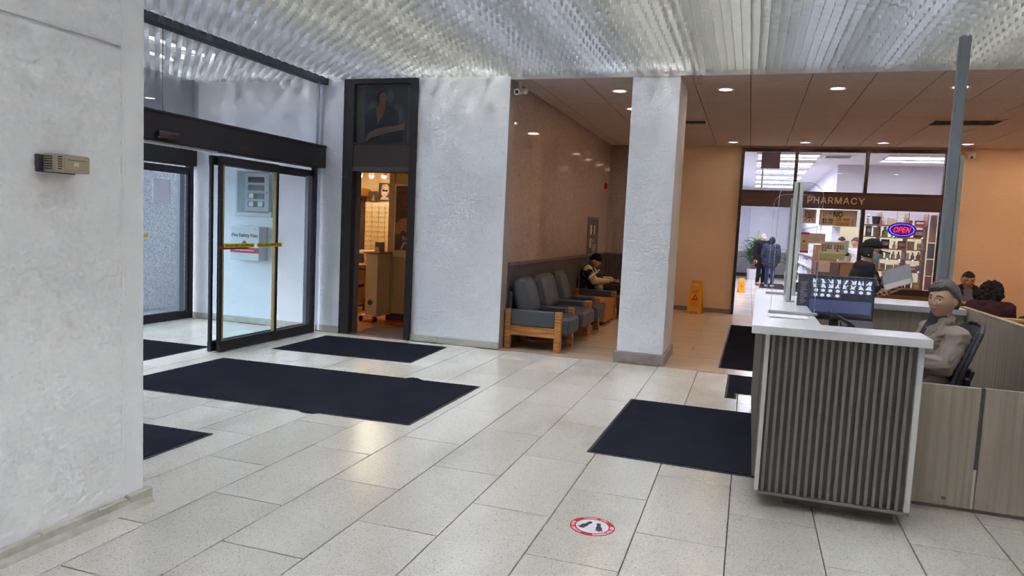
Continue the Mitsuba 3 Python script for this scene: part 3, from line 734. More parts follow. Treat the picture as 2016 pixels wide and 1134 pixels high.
g = thing('display_kiosk', 'beige display kiosk on casters inside the optician doorway', 'kiosk')
KB = M((196, 182, 158), 0.7)
put(g, 'body', bx(-3.19, -2.99, 5.85, 6.24, 0.10, 1.03, 0.005), KB)
put(g, 'top', bx(-3.22, -2.965, 5.82, 6.26, 1.03, 1.05, 0.004), M((110, 80, 56), 0.5))
put(g, 'base_plate', bx(-3.27, -2.97, 5.80, 6.26, 0.085, 0.10, 0.003), KB)
for cx_, cy_ in ((-3.24, 5.83), (-3.0, 5.83), (-3.24, 6.22), (-3.0, 6.22)):
    put(g, 'caster', rod([cx_ - 0.012, cy_, 0.043], [cx_ + 0.012, cy_, 0.043], 0.042, n=16), M((20, 18, 18), 0.5))
put(g, 'badge', rod([-3.10, 5.852, 0.29], [-3.10, 5.843, 0.29], 0.04, n=20), M((40, 42, 50), 0.4))
put(g, 'badge_print', xz(text('VISION', 0.014, 0.001), -3.10, 5.849, 0.225), M((140, 124, 100), 0.6))
one('card_holder', 'dark lettered counter card on the kiosk top', 'card', cat(bx(-3.14, -2.99, 6.02, 6.04, 1.05, 1.20), bx(-3.14, -2.99, 6.0, 6.06, 1.05, 1.06)), M((70, 50, 38), 0.5))
one('paper_card', 'small white card leaning on the dark counter card', 'card', rot(bx(-3.11, -3.04, 5.975, 5.98, 1.05, 1.13), 14, [-3.1, 5.98, 1.05], (1, 0, 0)), M((240, 232, 214), 0.9))
one('doormat', 'grey doormat just inside the optician doorway', 'floor mat', fl(ext([(-2.70, 4.80), (-2.78, 5.45), (-1.98, 5.45), (-1.92, 4.80)], 0.008), 0, 0, 0), M((96, 84, 78), 0.97))
one('floor_ruler', 'dark strip lying on the red shop floor', 'strip', fl(ext([(-2.72, 5.72), (-2.48, 5.68), (-2.47, 5.71), (-2.71, 5.76)], 0.006), 0, 0, 0), M((44, 24, 18), 0.8))

# lens boards with rows of frames
def spectacles(w=0.125, h=0.036):
    """A pair of glasses, seen from the front: two rims, a bridge and temples."""
    ms = []
    for s in (-1, 1):
        c = s * 0.033
        pts = [(c + 0.026 * math.cos(t), -0.002, 0.5 * h * math.sin(t)) for t in np.linspace(0, 2 * math.pi, 13)]
        ms += [rod(pts[i], pts[i + 1], 0.0019, n=5) for i in range(12)]
        ms.append(rod([s * 0.058, -0.002, 0.008], [s * 0.064, 0.05, 0.004], 0.0018, n=5))
    ms.append(rod([-0.008, -0.002, 0.006], [0.008, -0.002, 0.006], 0.0019, n=5))
    return cat(*ms)
SP = [mikit.ply(spectacles(), M(c, 0.35, 0.5), False) for c in ((44, 30, 26), (92, 56, 36), (30, 30, 40))]
def board(x0, x1, z0, z1, y, label, rows, cols, words):
    g = thing('frame_board', label, 'display board')
    put(g, 'panel', bx(x0, x1, y, y + 0.03, z0, z1, 0.004), M((246, 226, 186), 0.7))
    for q in range(cols + 1):
        xx = x0 + 0.02 + (x1 - x0 - 0.04) * q / cols
        put(g, 'rail', bx(xx - 0.005, xx + 0.005, y - 0.012, y, z0 + 0.03, z1 - 0.03), M((214, 196, 160), 0.4, 0.5))
    for r in range(rows):
        for c in range(cols):
            k = thing('eyeglasses', 'pair of eyeglasses, %s from the left in the %s row of the %s' % (ordw(c + 1), ordw(r + 1), words), 'eyeglasses', 'eyeglasses on the ' + words)
            x = x0 + 0.02 + (x1 - x0 - 0.04) * (c + .5) / cols
            z = z1 - 0.10 - (z1 - z0 - 0.16) * r / (rows - 1)
            scene[k] = {**SP[int(RNG.integers(3))], 'to_world': T().translate([x, y - 0.06, z])}
board(-4.60, -4.02, 0.72, 1.86, 8.20, 'wide cream board hung with rows of eyeglasses', 12, 4, 'wide cream board')
board(-5.02, -4.76, 0.85, 1.95, 8.05, 'narrow cream board of eyeglasses at the left edge of the doorway', 11, 2, 'narrow cream board')
one('dark_gap', 'dark upright panel standing for the gap between the two eyeglass boards', 'panel', bx(-4.75, -4.63, 8.22, 8.29, 0.5, 1.93), M((52, 40, 40), 0.7))  # the dark gap between the boards, drawn as a panel
one('soffit_box', 'brown wooden soffit box above the eyeglass boards', 'shelf', bx(-5.2, -4.55, 7.95, 8.28, 1.96, 2.10, 0.006), M((150, 96, 46), 0.6))
t = thing('wall_outlet', 'white double socket on the brown soffit box', 'socket')
put(t, 'plate', bx(-4.83, -4.74, 7.94, 7.95, 1.985, 2.10), M((240, 226, 200), 0.5))
for q in range(2): put(t, 'hole', rod([-4.785, 7.941, 2.015 + .05 * q], [-4.785, 7.937, 2.015 + .05 * q], 0.016, n=14), M((40, 24, 20), 0.6))
t = thing('small_poster', 'small black poster with a pale sail shape left of the face poster', 'poster')
put(t, 'print', bx(-4.50, -4.345, 8.185, 8.20, 1.87, 2.06), M((26, 24, 26), 0.5))
PY = 8.185
put(t, 'sail', flat(Polygon([(-4.46, 1.89), (-4.42, 2.0), (-4.39, 1.89)]), 0.002), M((120, 112, 104), 0.6))
t = thing('face_poster', 'poster of a pale face in dark sunglasses over the eyeglass board', 'poster')
put(t, 'print', bx(-4.36, -4.11, 8.27, 8.30, 1.90, 2.22), M((34, 28, 28), 0.5))
PY, PXO = 8.27, -0.07
put(t, 'hair', flat(ell(-4.16, 2.08, 0.085, 0.12, -12), 0.001), M((196, 158, 140), 0.6))
put(t, 'face', flat(ell(-4.165, 2.06, 0.058, 0.095, -8), 0.002), M((236, 204, 180), 0.6))
put(t, 'fringe', flat(Polygon([(-4.24, 2.10), (-4.22, 2.19), (-4.12, 2.20), (-4.08, 2.14), (-4.16, 2.15)]), 0.003), M((214, 176, 160), 0.6))
put(t, 'sunglasses', cat(flat(ell(-4.19, 2.085, 0.027, 0.02), 0.003), flat(ell(-4.135, 2.08, 0.027, 0.02), 0.003)), M((14, 12, 14), 0.3))
put(t, 'lips', flat(ell(-4.162, 2.00, 0.018, 0.008), 0.003), M((190, 96, 96), 0.6))
put(t, 'scarf', flat(Polygon([(-4.27, 1.91), (-4.22, 1.97), (-4.10, 1.96), (-4.05, 1.91)]), 0.0025), M((200, 168, 156), 0.6))
PXO = 0.0
t = thing('track_light', 'ceiling track of glowing spot bulbs inside the optician shop', 'ceiling light')
put(t, 'rail', bx(-4.8, -3.7, 7.60, 7.64, 2.36, 2.39), M((240, 220, 190), 0.5))
for x in TRACKX:
    h = put(t, 'spot', lathe([(0.012, 0.0), (0.045, -0.012), (0.05, -0.05), (0.03, -0.01), (0.0, 0.0)], (x, 7.62, 2.36), 16), M((236, 214, 180), 0.5))
    k = uniq(h + '__bulb'); scene[k] = emitter(ball([x, 7.62, 2.30], 0.042, 2), TUBEMAT, SPOT)
for xx in (-4.75, -3.75): put(t, 'hanger', rod([xx, 7.62, 2.39], [xx, 7.62, 2.75], 0.01), M((230, 210, 180), 0.5))
t = thing('unseen_shop_lamp', 'ceiling panel lamp out of view, placed to light the optician shop', 'ceiling light')  # out of view, placed to light the shop interior
k = uniq(t + '__diffuser'); scene[k] = emitter(bx(-4.4, -3.8, 6.2, 6.8, 2.735, 2.74), TUBEMAT, [20.0, 14.5, 8.5])
put(t, 'frame', bx(-4.42, -3.78, 6.18, 6.82, 2.74, 2.75), WHITE)
t = thing('display_counter', 'low glass topped counter at the left edge of the optician shop', 'counter')
put(t, 'body', bx(-4.9, -4.2, 7.2, 7.75, 0.02, 0.72, 0.01), M((120, 84, 58), 0.6))
put(t, 'top', bx(-4.93, -4.17, 7.17, 7.78, 0.72, 0.75, 0.006), M((214, 198, 180), 0.2, 0.5))
put(t, 'upper_shelf', bx(-4.7, -3.95, 7.5, 7.78, 0.93, 0.95), M((236, 226, 210), 0.3))
put(t, 'shelf_post', bx(-4.68, -4.66, 7.6, 7.62, 0.75, 0.93), M((180, 170, 160), 0.4))
put(t, 'shelf_post', bx(-3.99, -3.97, 7.6, 7.62, 0.0, 0.93), M((180, 170, 160), 0.4))
one('mirror_stand', 'small dark tabletop mirror on the low shop counter', 'mirror', cat(bx(-4.6, -4.48, 7.6, 7.615, 0.97, 1.15, .003), bx(-4.58, -4.5, 7.57, 7.65, 0.95, 0.97)), M((60, 36, 40), 0.3))
one('tray', 'pale tray on the low shop counter', 'tray', bx(-4.35, -4.1, 7.55, 7.75, 0.95, 0.99, .006), M((226, 214, 200), 0.5))
t = thing('side_chair', 'black bent arm chair just inside the optician shop', 'chair')
arm = [(-3.95, 6.45, 0.0), (-3.83, 6.45, 0.62), (-3.95, 6.5, 0.70), (-4.35, 6.6, 0.71)]
put(t, 'arm', pipe(arm, 0.022), M((28, 20, 18), 0.4))
put(t, 'arm', pipe([(p[0] + .1, p[1] + .5, p[2]) for p in arm], 0.022), M((28, 20, 18), 0.4))
put(t, 'seat', bx(-4.4, -3.85, 6.45, 6.98, 0.40, 0.47, 0.02), M((30, 24, 24), 0.7))
put(t, 'back', bx(-4.42, -4.36, 6.45, 6.98, 0.47, 0.95, 0.02), M((30, 24, 24), 0.7))
for q in range(2): put(t, 'leg', rod([-4.38, 6.5 + q * .43, 0.0], [-4.38, 6.5 + q * .43, 0.42], 0.02), M((28, 20, 18), 0.4))

# ---------------------------------------------------------------- pharmacy storefront (y = 11.2)
d = 'door_4'
labels[d] = {'kind': 'structure', 'label': 'dark brown pharmacy storefront with three upper windows and an open doorway'}
FY0, FY1 = 11.14, 11.26
for nm, q in (('left_post', (1.985, 2.04, 0, 3.262)), ('right_post', (5.49, 5.535, 0, 3.262)), ('top_rail', (1.985, 5.535, 3.205, 3.262)), ('sign_beam', (2.04, 5.49, 2.15, 2.455)),
              ('mullion', (2.965, 3.02, 2.455, 3.21)), ('mullion', (4.19, 4.25, 2.455, 3.21)), ('door_post', (3.0, 3.05, 0, 2.15)), ('window_post', (4.19, 4.25, 0.70, 2.15)), ('sill', (3.05, 5.49, 0.60, 0.71)), ('base_panel', (3.05, 5.49, 0.0, 0.60))):
    put(d, nm, bx(q[0], q[1], FY0, FY1, q[2], q[3], 0.004), M((74, 52, 46), 0.45, 0.4) if nm == 'sign_beam' else M((46, 33, 31), 0.45, 0.4) if nm != 'base_panel' else M((112, 84, 70), 0.6))
put(d, 'beam_lip', bx(2.0, 5.52, 11.125, 11.14, 2.15, 2.172), M((58, 42, 38), 0.45, 0.4))
put(d, 'beam_lip', bx(2.0, 5.52, 11.125, 11.14, 2.435, 2.46), M((58, 42, 38), 0.45, 0.4))
for xa, xb in ((2.04, 2.965), (3.02, 4.19), (4.25, 5.49)):
    put(d, 'upper_pane', sheet_y(xa, xb, 11.2, 2.455, 3.205), GLASS)
for xa, xb in ((3.05, 4.19), (4.25, 5.49)):
    put(d, 'window_pane', sheet_y(xa, xb, 11.2, 0.71, 2.15), GLASS)
t = thing('shop_lettering', 'gold capitals reading PHARMACY on the brown storefront beam', 'sign')
xx = 3.235
for ch in 'PHARMACY':
    m = text(ch, 0.118, 0.012, True, center=False)
    m.apply_translation([-m.bounds[0][0], 0, 0])
    put(t, 'letter', xz(m, xx, 11.138, 2.243), M((214, 190, 150), 0.35, 0.5))
    xx += (m.bounds[1][0] - m.bounds[0][0]) + 0.022

# ---- shell of the pharmacy
PW = M((226, 226, 236), 0.97)
struct('wall_pharmacy_left', bx(1.6, 1.78, 11.42, 27.0, 0, 3.4), PW)
w = struct('wall_pharmacy_back', bx(1.6, 9.0, 26.0, 26.2, 0, 3.4), PW, 'far white wall of the pharmacy over a grey wainscot')
put(w, 'wainscot', bx(1.78, 9.0, 25.96, 26.0, 0.12, 0.98), M((150, 146, 146), 0.8))
put(w, 'base', bx(1.78, 9.0, 25.94, 26.0, 0.0, 0.14), M((52, 46, 46), 0.6))
put(w, 'wall_panel', bx(2.2, 3.62, 25.93, 25.96, 1.0, 3.2), M((236, 236, 244), 0.8))
struct('wall_pharmacy_right', bx(8.0, 8.2, 11.3, 26.2, 0, 3.4), PW)
w = struct('wall_pharmacy_block', bx(4.12, 8.0, 15.1, 15.3, 1.9, 3.4), M((198, 196, 204), 0.97), 'grey bulkhead wall over the dispensary')
put(w, 'side_face', bx(4.12, 4.3, 15.3, 26.0, 0, 3.4), M((214, 214, 222), 0.97))
for q in range(9): put(w, 'cabinet_door', bx(4.10, 4.12, 15.6 + q * 1.1, 16.66 + q * 1.1, 1.95, 3.05, 0.004), M((226, 226, 232), 0.6))
struct('wall_pharmacy_dispensary', bx(4.3, 8.0, 17.5, 17.6, 0, 3.4), M((236, 226, 190), 0.97))
labels['ceiling_006'] = {'kind': 'structure', 'label': 'white pharmacy ceiling with rows of light troughs'}
scene['ceiling_006'] = mikit.ply(bx(1.6, 8.2, 11.42, 26.2, 3.36, 3.45), M((222, 220, 222), 0.97))
def trough(x0, x1, y0, y1, label, f=1.0):
    t = thing('light_trough', label, 'ceiling light', 'light troughs of the pharmacy ceiling')
    put(t, 'frame', cat(bx(x0 - .04, x1 + .04, y0 - .03, y0, 3.32, 3.36), bx(x0 - .04, x1 + .04, y1, y1 + .03, 3.32, 3.36), bx(x0 - .04, x0, y0, y1, 3.32, 3.36), bx(x1, x1 + .04, y0, y1, 3.32, 3.36)), WHITE)
    ym = (y0 + y1) / 2
    put(t, 'divider', bx(x0, x1, ym - .11, ym + .11, 3.31, 3.36), M((210, 210, 216), 0.6))
    for a, b in ((y0, ym - .11), (ym + .11, y1)):
        k = uniq(t + '__tube'); scene[k] = emitter(tri([[x0, a, 3.335], [x0, b, 3.335], [x1, b, 3.335], [x1, a, 3.335]], [[0, 1, 2], [0, 2, 3]]), TUBEMAT, [f * v for v in PHARM])
for q, y in enumerate((12.78, 14.5, 16.5, 18.5, 20.3, 22.3)):
    trough(2.3, 3.52, y - 0.05, y + 0.95, 'bright pharmacy ceiling light trough, %s of the six in the left row' % ('nearest', 'second', 'third', 'fourth', 'fifth', 'farthest')[q])
trough(4.6, 6.4, 15.7, 17.1, 'unseen ceiling light trough behind the grey bulkhead, lighting the cream dispensary wall', 0.45)  # unseen behind the bulkhead, placed to brighten the cream wall
trough(4.85, 6.1, 12.9, 14.0, 'bright pharmacy ceiling light trough behind the right upper window')
t = thing('air_vent', 'pale ceiling air diffuser inside the pharmacy behind the middle upper window', 'air vent')
put(t, 'frame', cat(bx(3.62, 4.22, 13.0, 13.05, 3.34, 3.36), bx(3.62, 4.22, 13.5, 13.55, 3.34, 3.36), bx(3.62, 3.67, 13.0, 13.55, 3.34, 3.36), bx(4.17, 4.22, 13.0, 13.55, 3.34, 3.36)), WHITE)
put(t, 'opening', bx(3.67, 4.17, 13.05, 13.5, 3.353, 3.36), M((90, 90, 96), 0.9))
one('hanging_sign', 'brown board hanging under the pharmacy ceiling behind the left upper window', 'sign', bx(2.36, 2.72, 12.0, 12.03, 2.96, 3.36, .004), M((112, 100, 100), 0.7))
t = thing('dome_fixture', 'dark round fixture just under the storefront beam inside the doorway', 'camera')
put(t, 'dome', lathe([(0.0, -0.10), (0.08, -0.08), (0.12, -0.03), (0.13, 0.0), (0.0, 0.0)], (2.42, 14.0, 2.44), 20), M((50, 44, 34), 0.3), smooth=40)
put(t, 'stem', rod([2.42, 14.0, 2.44], [2.42, 14.0, 3.36], 0.02), M((90, 84, 70), 0.5))

# ---- window signs
BUFF = M((222, 204, 188), 0.8)
INK = M((34, 26, 26), 0.8)
SY = 11.185
t = thing('window_sign', 'buff window sign reading NO CO-PAY $2.00', 'sign')
put(t, 'board', bx(3.475, 4.125, SY, SY + 0.008, 1.83, 2.125), BUFF)
put(t, 'lettering', xz(fit(text('NO', 0.095, 0.001, True), 0.155), 3.80, SY, 2.045), INK)
put(t, 'lettering', xz(fit(text('CO-PAY', 0.05, 0.001, True), 0.235), 3.895, SY, 1.953), INK)
put(t, 'lettering', xz(fit(text('$2.00', 0.085, 0.001, True), 0.185), 3.625, SY, 1.915), INK)
put(t, 'yellow_strip', bx(3.75, 4.02, SY - 0.001, SY, 1.833, 1.925), M((222, 186, 120), 0.8))
for q, s in enumerate(('TO OUR DRUG STORE', 'ON SOME PATIENT')):
    put(t, 'lettering', xz(fit(text(s, 0.024, 0.001, True), 0.23), 3.885, SY - 0.001, 1.888 - q * 0.036), INK)
for x, z in ((3.665, 2.06), (4.055, 1.95), (4.055, 1.912), (4.055, 1.875)):
    put(t, 'dot', rod([x, SY, z], [x, SY - 0.001, z], 0.011, n=12), INK)
t = thing('window_sign', 'square buff sign with one large Chinese character', 'sign')
put(t, 'board', bx(3.185, 3.42, SY, SY + 0.008, 1.86, 2.125), BUFF)
def stroke(x0, z0, x1, z1, wd=0.006):
    a, b = np.array([x0, z0]), np.array([x1, z1]); n = np.array([-(b - a)[1], (b - a)[0]]); n = n / np.linalg.norm(n) * wd
    return ext([tuple(a + n), tuple(b + n), tuple(b - n), tuple(a - n)], 0.001)
H = [(-.085, .085, .085, .085), (-.04, .10, -.04, .068), (.04, .10, .04, .068),                                           # grass radical
     (0, .07, -.008, .056), (-.026, .054, .026, .054), (-.026, .054, -.026, .004), (.026, .054, .026, .004), (-.026, .030, .026, .030), (-.026, .006, .026, .006),   # white
     (-.062, .062, -.080, .044), (-.080, .044, -.058, .038), (-.056, .046, -.082, .020), (-.082, .020, -.050, .020), (-.068, .018, -.068, .0), (-.083, .008, -.088, -.004), (-.054, .010, -.047, .0),
     (.066, .062, .048, .044), (.048, .044, .070, .038), (.074, .046, .046, .020), (.046, .020, .080, .020), (.062, .018, .062, .0), (.046, .008, .040, -.004), (.076, .010, .084, .0),
     (-.095, -.018, .095, -.018), (0, -.002, 0, -.095), (-.008, -.02, -.085, -.078), (.008, -.02, .085, -.078)]                # tree
put(t, 'character', cat(*[xz(stroke(*h), 3.302, SY, 1.995) for h in H]), INK)
t = thing('window_sign', 'tall cream window notice with red bands at top and bottom', 'sign')
put(t, 'board', bx(3.175, 3.325, SY, SY + 0.008, 1.29, 1.685), M((222, 204, 188), 0.8))
for z in (1.29, 1.64): put(t, 'red_band', bx(3.175, 3.325, SY - 0.001, SY, z + .004, z + 0.04), M((158, 40, 44), 0.8))
put(t, 'emblem', rod([3.24, SY, 1.51], [3.24, SY - 0.001, 1.51], 0.028, n=18), M((150, 120, 100), 0.8))
for q, s in enumerate(('PLEASE', 'WEAR MASK', 'THANK YOU')): put(t, 'lettering', xz(fit(text(s, 0.024, 0.001, True), 0.11), 3.245, SY, 1.445 - q * .036), M((84, 60, 46), 0.8))
t = thing('window_sign', 'small plain notice of four printed lines below the character sign', 'sign')
put(t, 'board', bx(3.312, 3.61, SY, SY + 0.008, 1.48, 1.67), M((226, 212, 202), 0.8))
for q, s in enumerate(('PLEASE NOTE', 'ONLY FOUR', 'CUSTOMERS INSIDE STORE', 'AT ONE TIME')): put(t, 'lettering', xz(fit(text(s, 0.014, 0.001, True), (0.12, 0.1, 0.22, 0.13)[q]), 3.46, SY, 1.645 - q * .034), M((110, 84, 76), 0.8))
t = thing('window_poster', 'green edged poster of small picture grids in the left pharmacy window', 'poster')
put(t, 'board', bx(3.545, 3.975, SY, SY + 0.008, 1.20, 1.525), M((230, 238, 244), 0.8))
put(t, 'green_foot', bx(3.545, 3.975, SY - 0.001, SY, 1.20, 1.30), M((176, 212, 166), 0.8))
put(t, 'headline', bx(3.60, 3.93, SY - 0.001, SY, 1.487, 1.497), M((110, 120, 130), 0.8))
for r in range(3):
    for c in range(8):
        if (r == 2 and c not in (0, 1, 5)): continue
        x = 3.565 + c * 0.046 + (0.03 if c > 3 else 0)
        put(t, 'picture', bx(x, x + 0.036, SY - 0.0015, SY, 1.432 - r * 0.045, 1.468 - r * 0.045), M([(112, 128, 122), (134, 140, 132), (96, 110, 108)][(r * 3 + c) % 3], 0.8))
t = thing('calendar_sheet', 'white calendar sheet hanging below the green edged poster', 'calendar')
put(t, 'sheet', bx(3.535, 3.735, SY, SY + 0.006, 0.945, 1.165), M((238, 236, 246), 0.8))
for r in range(6):
    put(t, 'rule', bx(3.60, 3.72, SY - 0.001, SY, 0.96 + r * 0.024, 0.963 + r * 0.024), M((150, 146, 160), 0.8))
one('brochure', 'pale lilac leaflet standing in the pharmacy window', 'leaflet', bx(3.99, 4.06, 12.27, 12.28, 1.136, 1.55), M((210, 206, 228), 0.8))
one('brochure', 'green and white leaflet standing beside the lilac leaflet', 'leaflet', bx(4.08, 4.16, 12.27, 12.28, 1.136, 1.56), M((150, 186, 160), 0.8))

# ---- OPEN sign
t = thing('open_sign', 'glowing oval sign reading OPEN in the right pharmacy window', 'sign')
OX, OY, OZ = 4.895, 11.16, 1.805
put(t, 'plate', xz(ext(ell(0, 0, 0.24, 0.135, 0, 40), 0.012), OX, OY + 0.016, OZ), M((60, 10, 60), 0.3))
k = uniq(t + '__face'); scene[k] = emitter(xz(ext(ell(0, 0, 0.165, 0.075, 0, 40), 0.003), OX, OY + 0.004, OZ), M((60, 0, 40), 0.5), [0.16, 0.0, 0.05])
ring = ell(0, 0, 0.228, 0.124, 0, 48).difference(ell(0, 0, 0.178, 0.086, 0, 48))
k = uniq(t + '__halo'); scene[k] = emitter(xz(ext(ring, 0.003), OX, OY + 0.004, OZ), M((10, 0, 60), 0.5), [0.03, 0.015, 0.55])
dots = cat(*[ball([OX + 0.2 * math.cos(a), OY - 0.001, OZ + 0.105 * math.sin(a)], 0.0055, 1) for a in np.linspace(0, 2 * math.pi, 44, endpoint=False)])
k = uniq(t + '__led_ring'); scene[k] = emitter(dots, M((40, 40, 120), 0.5), [0.9, 0.9, 5.0])
scene[k + '_']= None; del scene[k + '_']
m = text('OPEN', 0.095, 0.004); fit(m, 0.27); m.vertices[:, 0] += m.vertices[:, 1] * 0.25
k = uniq(t + '__lettering'); scene[k] = emitter(xz(m, OX, OY - 0.001, OZ), M((200, 40, 60), 0.5), [2.0, 0.10, 0.28])
put(t, 'chain', rod([OX - 0.1, OY + 0.01, OZ + 0.12], [OX - 0.1, OY + 0.01, 2.15], 0.003), M((90, 90, 90), 0.4))
put(t, 'chain', rod([OX + 0.1, OY + 0.01, OZ + 0.12], [OX + 0.1, OY + 0.01, 2.15], 0.003), M((90, 90, 90), 0.4))

# ---- shelf unit standing in the right window, with its goods
t = thing('unseen_window_lamp', 'unseen strip lamp behind the storefront beam, placed to light the window goods', 'lamp')  # unseen lamp, placed to light the fronts of the shelf goods
put(t, 'casing', bx(3.1, 5.45, 11.27, 11.35, 2.30, 2.34), WHITE)
k = uniq(t + '__tube'); scene[k] = emitter(tri([[3.1, 11.28, 2.298], [3.1, 11.34, 2.298], [5.45, 11.34, 2.298], [5.45, 11.28, 2.298]], [[0, 1, 2], [0, 2, 3]]), TUBEMAT, [36.0, 36.0, 39.0])
t = thing('window_shelves', 'brown shelf unit crowded with goods in the right pharmacy window', 'shelves')
SHB = M((158, 126, 112), 0.6)
LV = [0.72, 1.035, 1.263, 1.45, 1.672, 1.893]
for z in LV: put(t, 'shelf', bx(4.27, 5.36, 11.36, 11.72, z - 0.02, z, 0.003), SHB)
for x in (4.27, 4.56, 5.02, 5.34): put(t, 'upright', bx(x, x + 0.018, 11.36, 11.72, 0.55, 2.12), SHB)
put(t, 'foot_rail', bx(4.27, 5.36, 11.36, 11.72, 0.0, 0.06), SHB)
put(t, 'leg_panel', bx(4.27, 4.30, 11.36, 11.72, 0.0, 0.6), SHB); put(t, 'leg_panel', bx(5.33, 5.36, 11.36, 11.72, 0.0, 0.6), SHB)
for q, (z0, z1, c) in enumerate(((1.60, 2.10, (196, 194, 214)), (1.30, 1.58, (120, 146, 178)), (0.98, 1.28, (176, 168, 204)), (0.72, 0.97, (178, 150, 180)))):
    one('side_leaflet', '%s leaflet on the right edge of the pharmacy window, %s of four' % (('pale grey', 'blue', 'lilac', 'pink lilac')[q], ('top', 'second', 'third', 'lowest')[q]), 'leaflet', bx(5.37, 5.485, 11.3, 11.306, z0, z1), M(c, 0.7))
def bottle(h, r): return lathe([(0, 0), (r, 0), (r * 1.03, h * .03), (r * 1.03, h * .62), (r * .45, h * .78), (r * .40, h * .98), (0, h)], n=14)
def jar(h, r): return lathe([(0, 0), (r, 0), (r * 1.05, h * .8), (r * 1.0, h), (0, h)], n=14)
def figurine(h, r): return cat(lathe([(0, 0), (r, 0), (r * .7, h * .12), (r * .5, h * .4), (r * .75, h * .6), (r * .3, h * .68), (0, h * .7)], n=12), ball([0, 0, h * .84], h * .15, 2))
def pot(h, r): return lathe([(0, 0), (r * .75, 0), (r, h * .9), (r * 1.08, h * .9), (r * 1.08, h), (r * .9, h), (0, h * .95)], n=16)
COLN = {'white': (232, 230, 232), 'dark blue': (58, 66, 110), 'brown': (156, 118, 94), 'blue': (78, 128, 190), 'red': (150, 46, 62), 'pale blue': (176, 200, 220), 'black': (34, 30, 34), 'tan': (216, 192, 150), 'grey': (190, 190, 196), 'cream': (226, 212, 178)}
ITEMS = {0: ['box black 0.22 0.15', 'box brown 0.2 0.12', 'bottle grey 0.18 0.05', 'box tan 0.14 0.12', 'box black 0.2 0.16', 'bottle brown 0.17 0.04', 'box tan 0.12 0.1'],
         1: ['bottle white 0.17 0.05', 'jar white 0.19 0.09', 'box white 0.13 0.08', 'box grey 0.11 0.1', 'jar white 0.12 0.035', 'box tan 0.15 0.12', 'box brown 0.1 0.12', 'box pale_blue 0.12 0.06'],
         2: ['box blue 0.10 0.07', 'figurine black 0.16 0.035', 'box white 0.13 0.14', 'box pale_blue 0.12 0.06', 'bottle white 0.12 0.03', 'bottle white 0.12 0.03', 'jar white 0.12 0.05', 'bottle grey 0.11 0.03', 'bottle white 0.13 0.035'],
         3: ['box white 0.15 0.06', 'box dark_blue 0.15 0.14', 'box dark_blue 0.17 0.13', 'bottle white 0.12 0.025', 'box brown 0.15 0.13', 'box white 0.15 0.10', 'box white 0.12 0.06'],
         4: ['box blue 0.19 0.09', 'box cream 0.17 0.10', 'bottle white 0.17 0.05', 'jar pale_blue 0.12 0.04', 'box brown 0.12 0.10', 'bottle grey 0.15 0.03', 'box red 0.15 0.14'],
         5: ['figurine grey 0.19 0.035', 'pot black 0.15 0.07', 'bottle white 0.13 0.03', 'box cream 0.14 0.12', 'box grey 0.17 0.13', 'pot brown 0.1 0.06', 'box red 0.10 0.15']}
ORD = ('first', 'second', 'third', 'fourth', 'fifth', 'sixth', 'seventh', 'eighth', 'ninth')
for lv, items in ITEMS.items():
    tot = sum(float(s.split()[3]) * (1 if s.startswith('box') else 2) for s in items)
    gap = max(0.004, (1.05 - tot) / (len(items) + 1)); x = 4.29 + gap
    for q, s in enumerate(items):
        kd, cn, h, wd = s.split(); h, wd = float(h), float(wd); cn = cn.replace('_', ' ')
        ww = wd if kd == 'box' else 2 * wd
        yy = 11.43 + 0.04 * (q % 3)
        m = bx(-wd / 2, wd / 2, -0.05, 0.05, 0, h, 0.003) if kd == 'box' else {'bottle': bottle, 'jar': jar, 'figurine': figurine, 'pot': pot}[kd](h, wd)
        m.apply_translation([x + ww / 2, yy + (0.03 if kd == 'box' else 0), LV[lv]])
        x += ww + gap
        k = thing('shelf_' + kd, '%s %s, %s from the left on the %s shelf of the pharmacy window' % (cn, kd, ORD[q], ('lowest', 'second lowest', 'third lowest', 'third highest', 'second highest', 'top')[lv]), kd, 'goods on the pharmacy window shelves')
        put(k, 'body', m, M(COLN[cn], 0.5), smooth=False if kd == 'box' else 35)
        if kd == 'bottle':
            b = m.bounds; put(k, 'cap', rod([(b[0][0] + b[1][0]) / 2, (b[0][1] + b[1][1]) / 2, b[1][2] - 0.002], [(b[0][0] + b[1][0]) / 2, (b[0][1] + b[1][1]) / 2, b[1][2] + 0.014], wd * .45, n=10), M((70, 90, 140), 0.5))
        elif kd == 'box' and q % 2 == 0:
            b = m.bounds; put(k, 'print_panel', bx(b[0][0] + .012, b[1][0] - .012, b[0][1] - 0.001, b[0][1] + .001, b[0][2] + h * .35, b[0][2] + h * .75), M((236, 232, 236) if cn != 'white' else (150, 170, 200), 0.6))
fl_ = [(4.72, 1.68, (0.4, 3, 1.4)), (4.80, 1.68, (0.4, 3, 1.4)), (5.27, 1.67, (0.3, 3.4, 1.4)), (5.42, 1.52, (0.3, 3.4, 1.6)), (5.40, 1.33, (3, 3, 3)), (4.72, 1.255, (0.6, 3, 2.6)), (4.93, 1.25, (1.2, 1.2, 4)), (5.15, 1.25, (1.2, 1.2, 4)), (5.07, 0.98, (0.3, 3, 2)), (5.26, 1.04, (1, 1, 4))]
t = thing('fairy_lights', 'string of small green and blue fairy lights along the pharmacy window shelves', 'lights')
put(t, 'wire', pipe([(x, 11.335, z + 0.012) for x, z, c in sorted(fl_)], 0.002, 5), M((40, 60, 50), 0.6))
for x, z, c in fl_:
    k = uniq(t + '__bulb'); scene[k] = emitter(ball([x, 11.33, z], 0.012, 1), M((200, 230, 210), 0.5), [v * 1.6 for v in c])

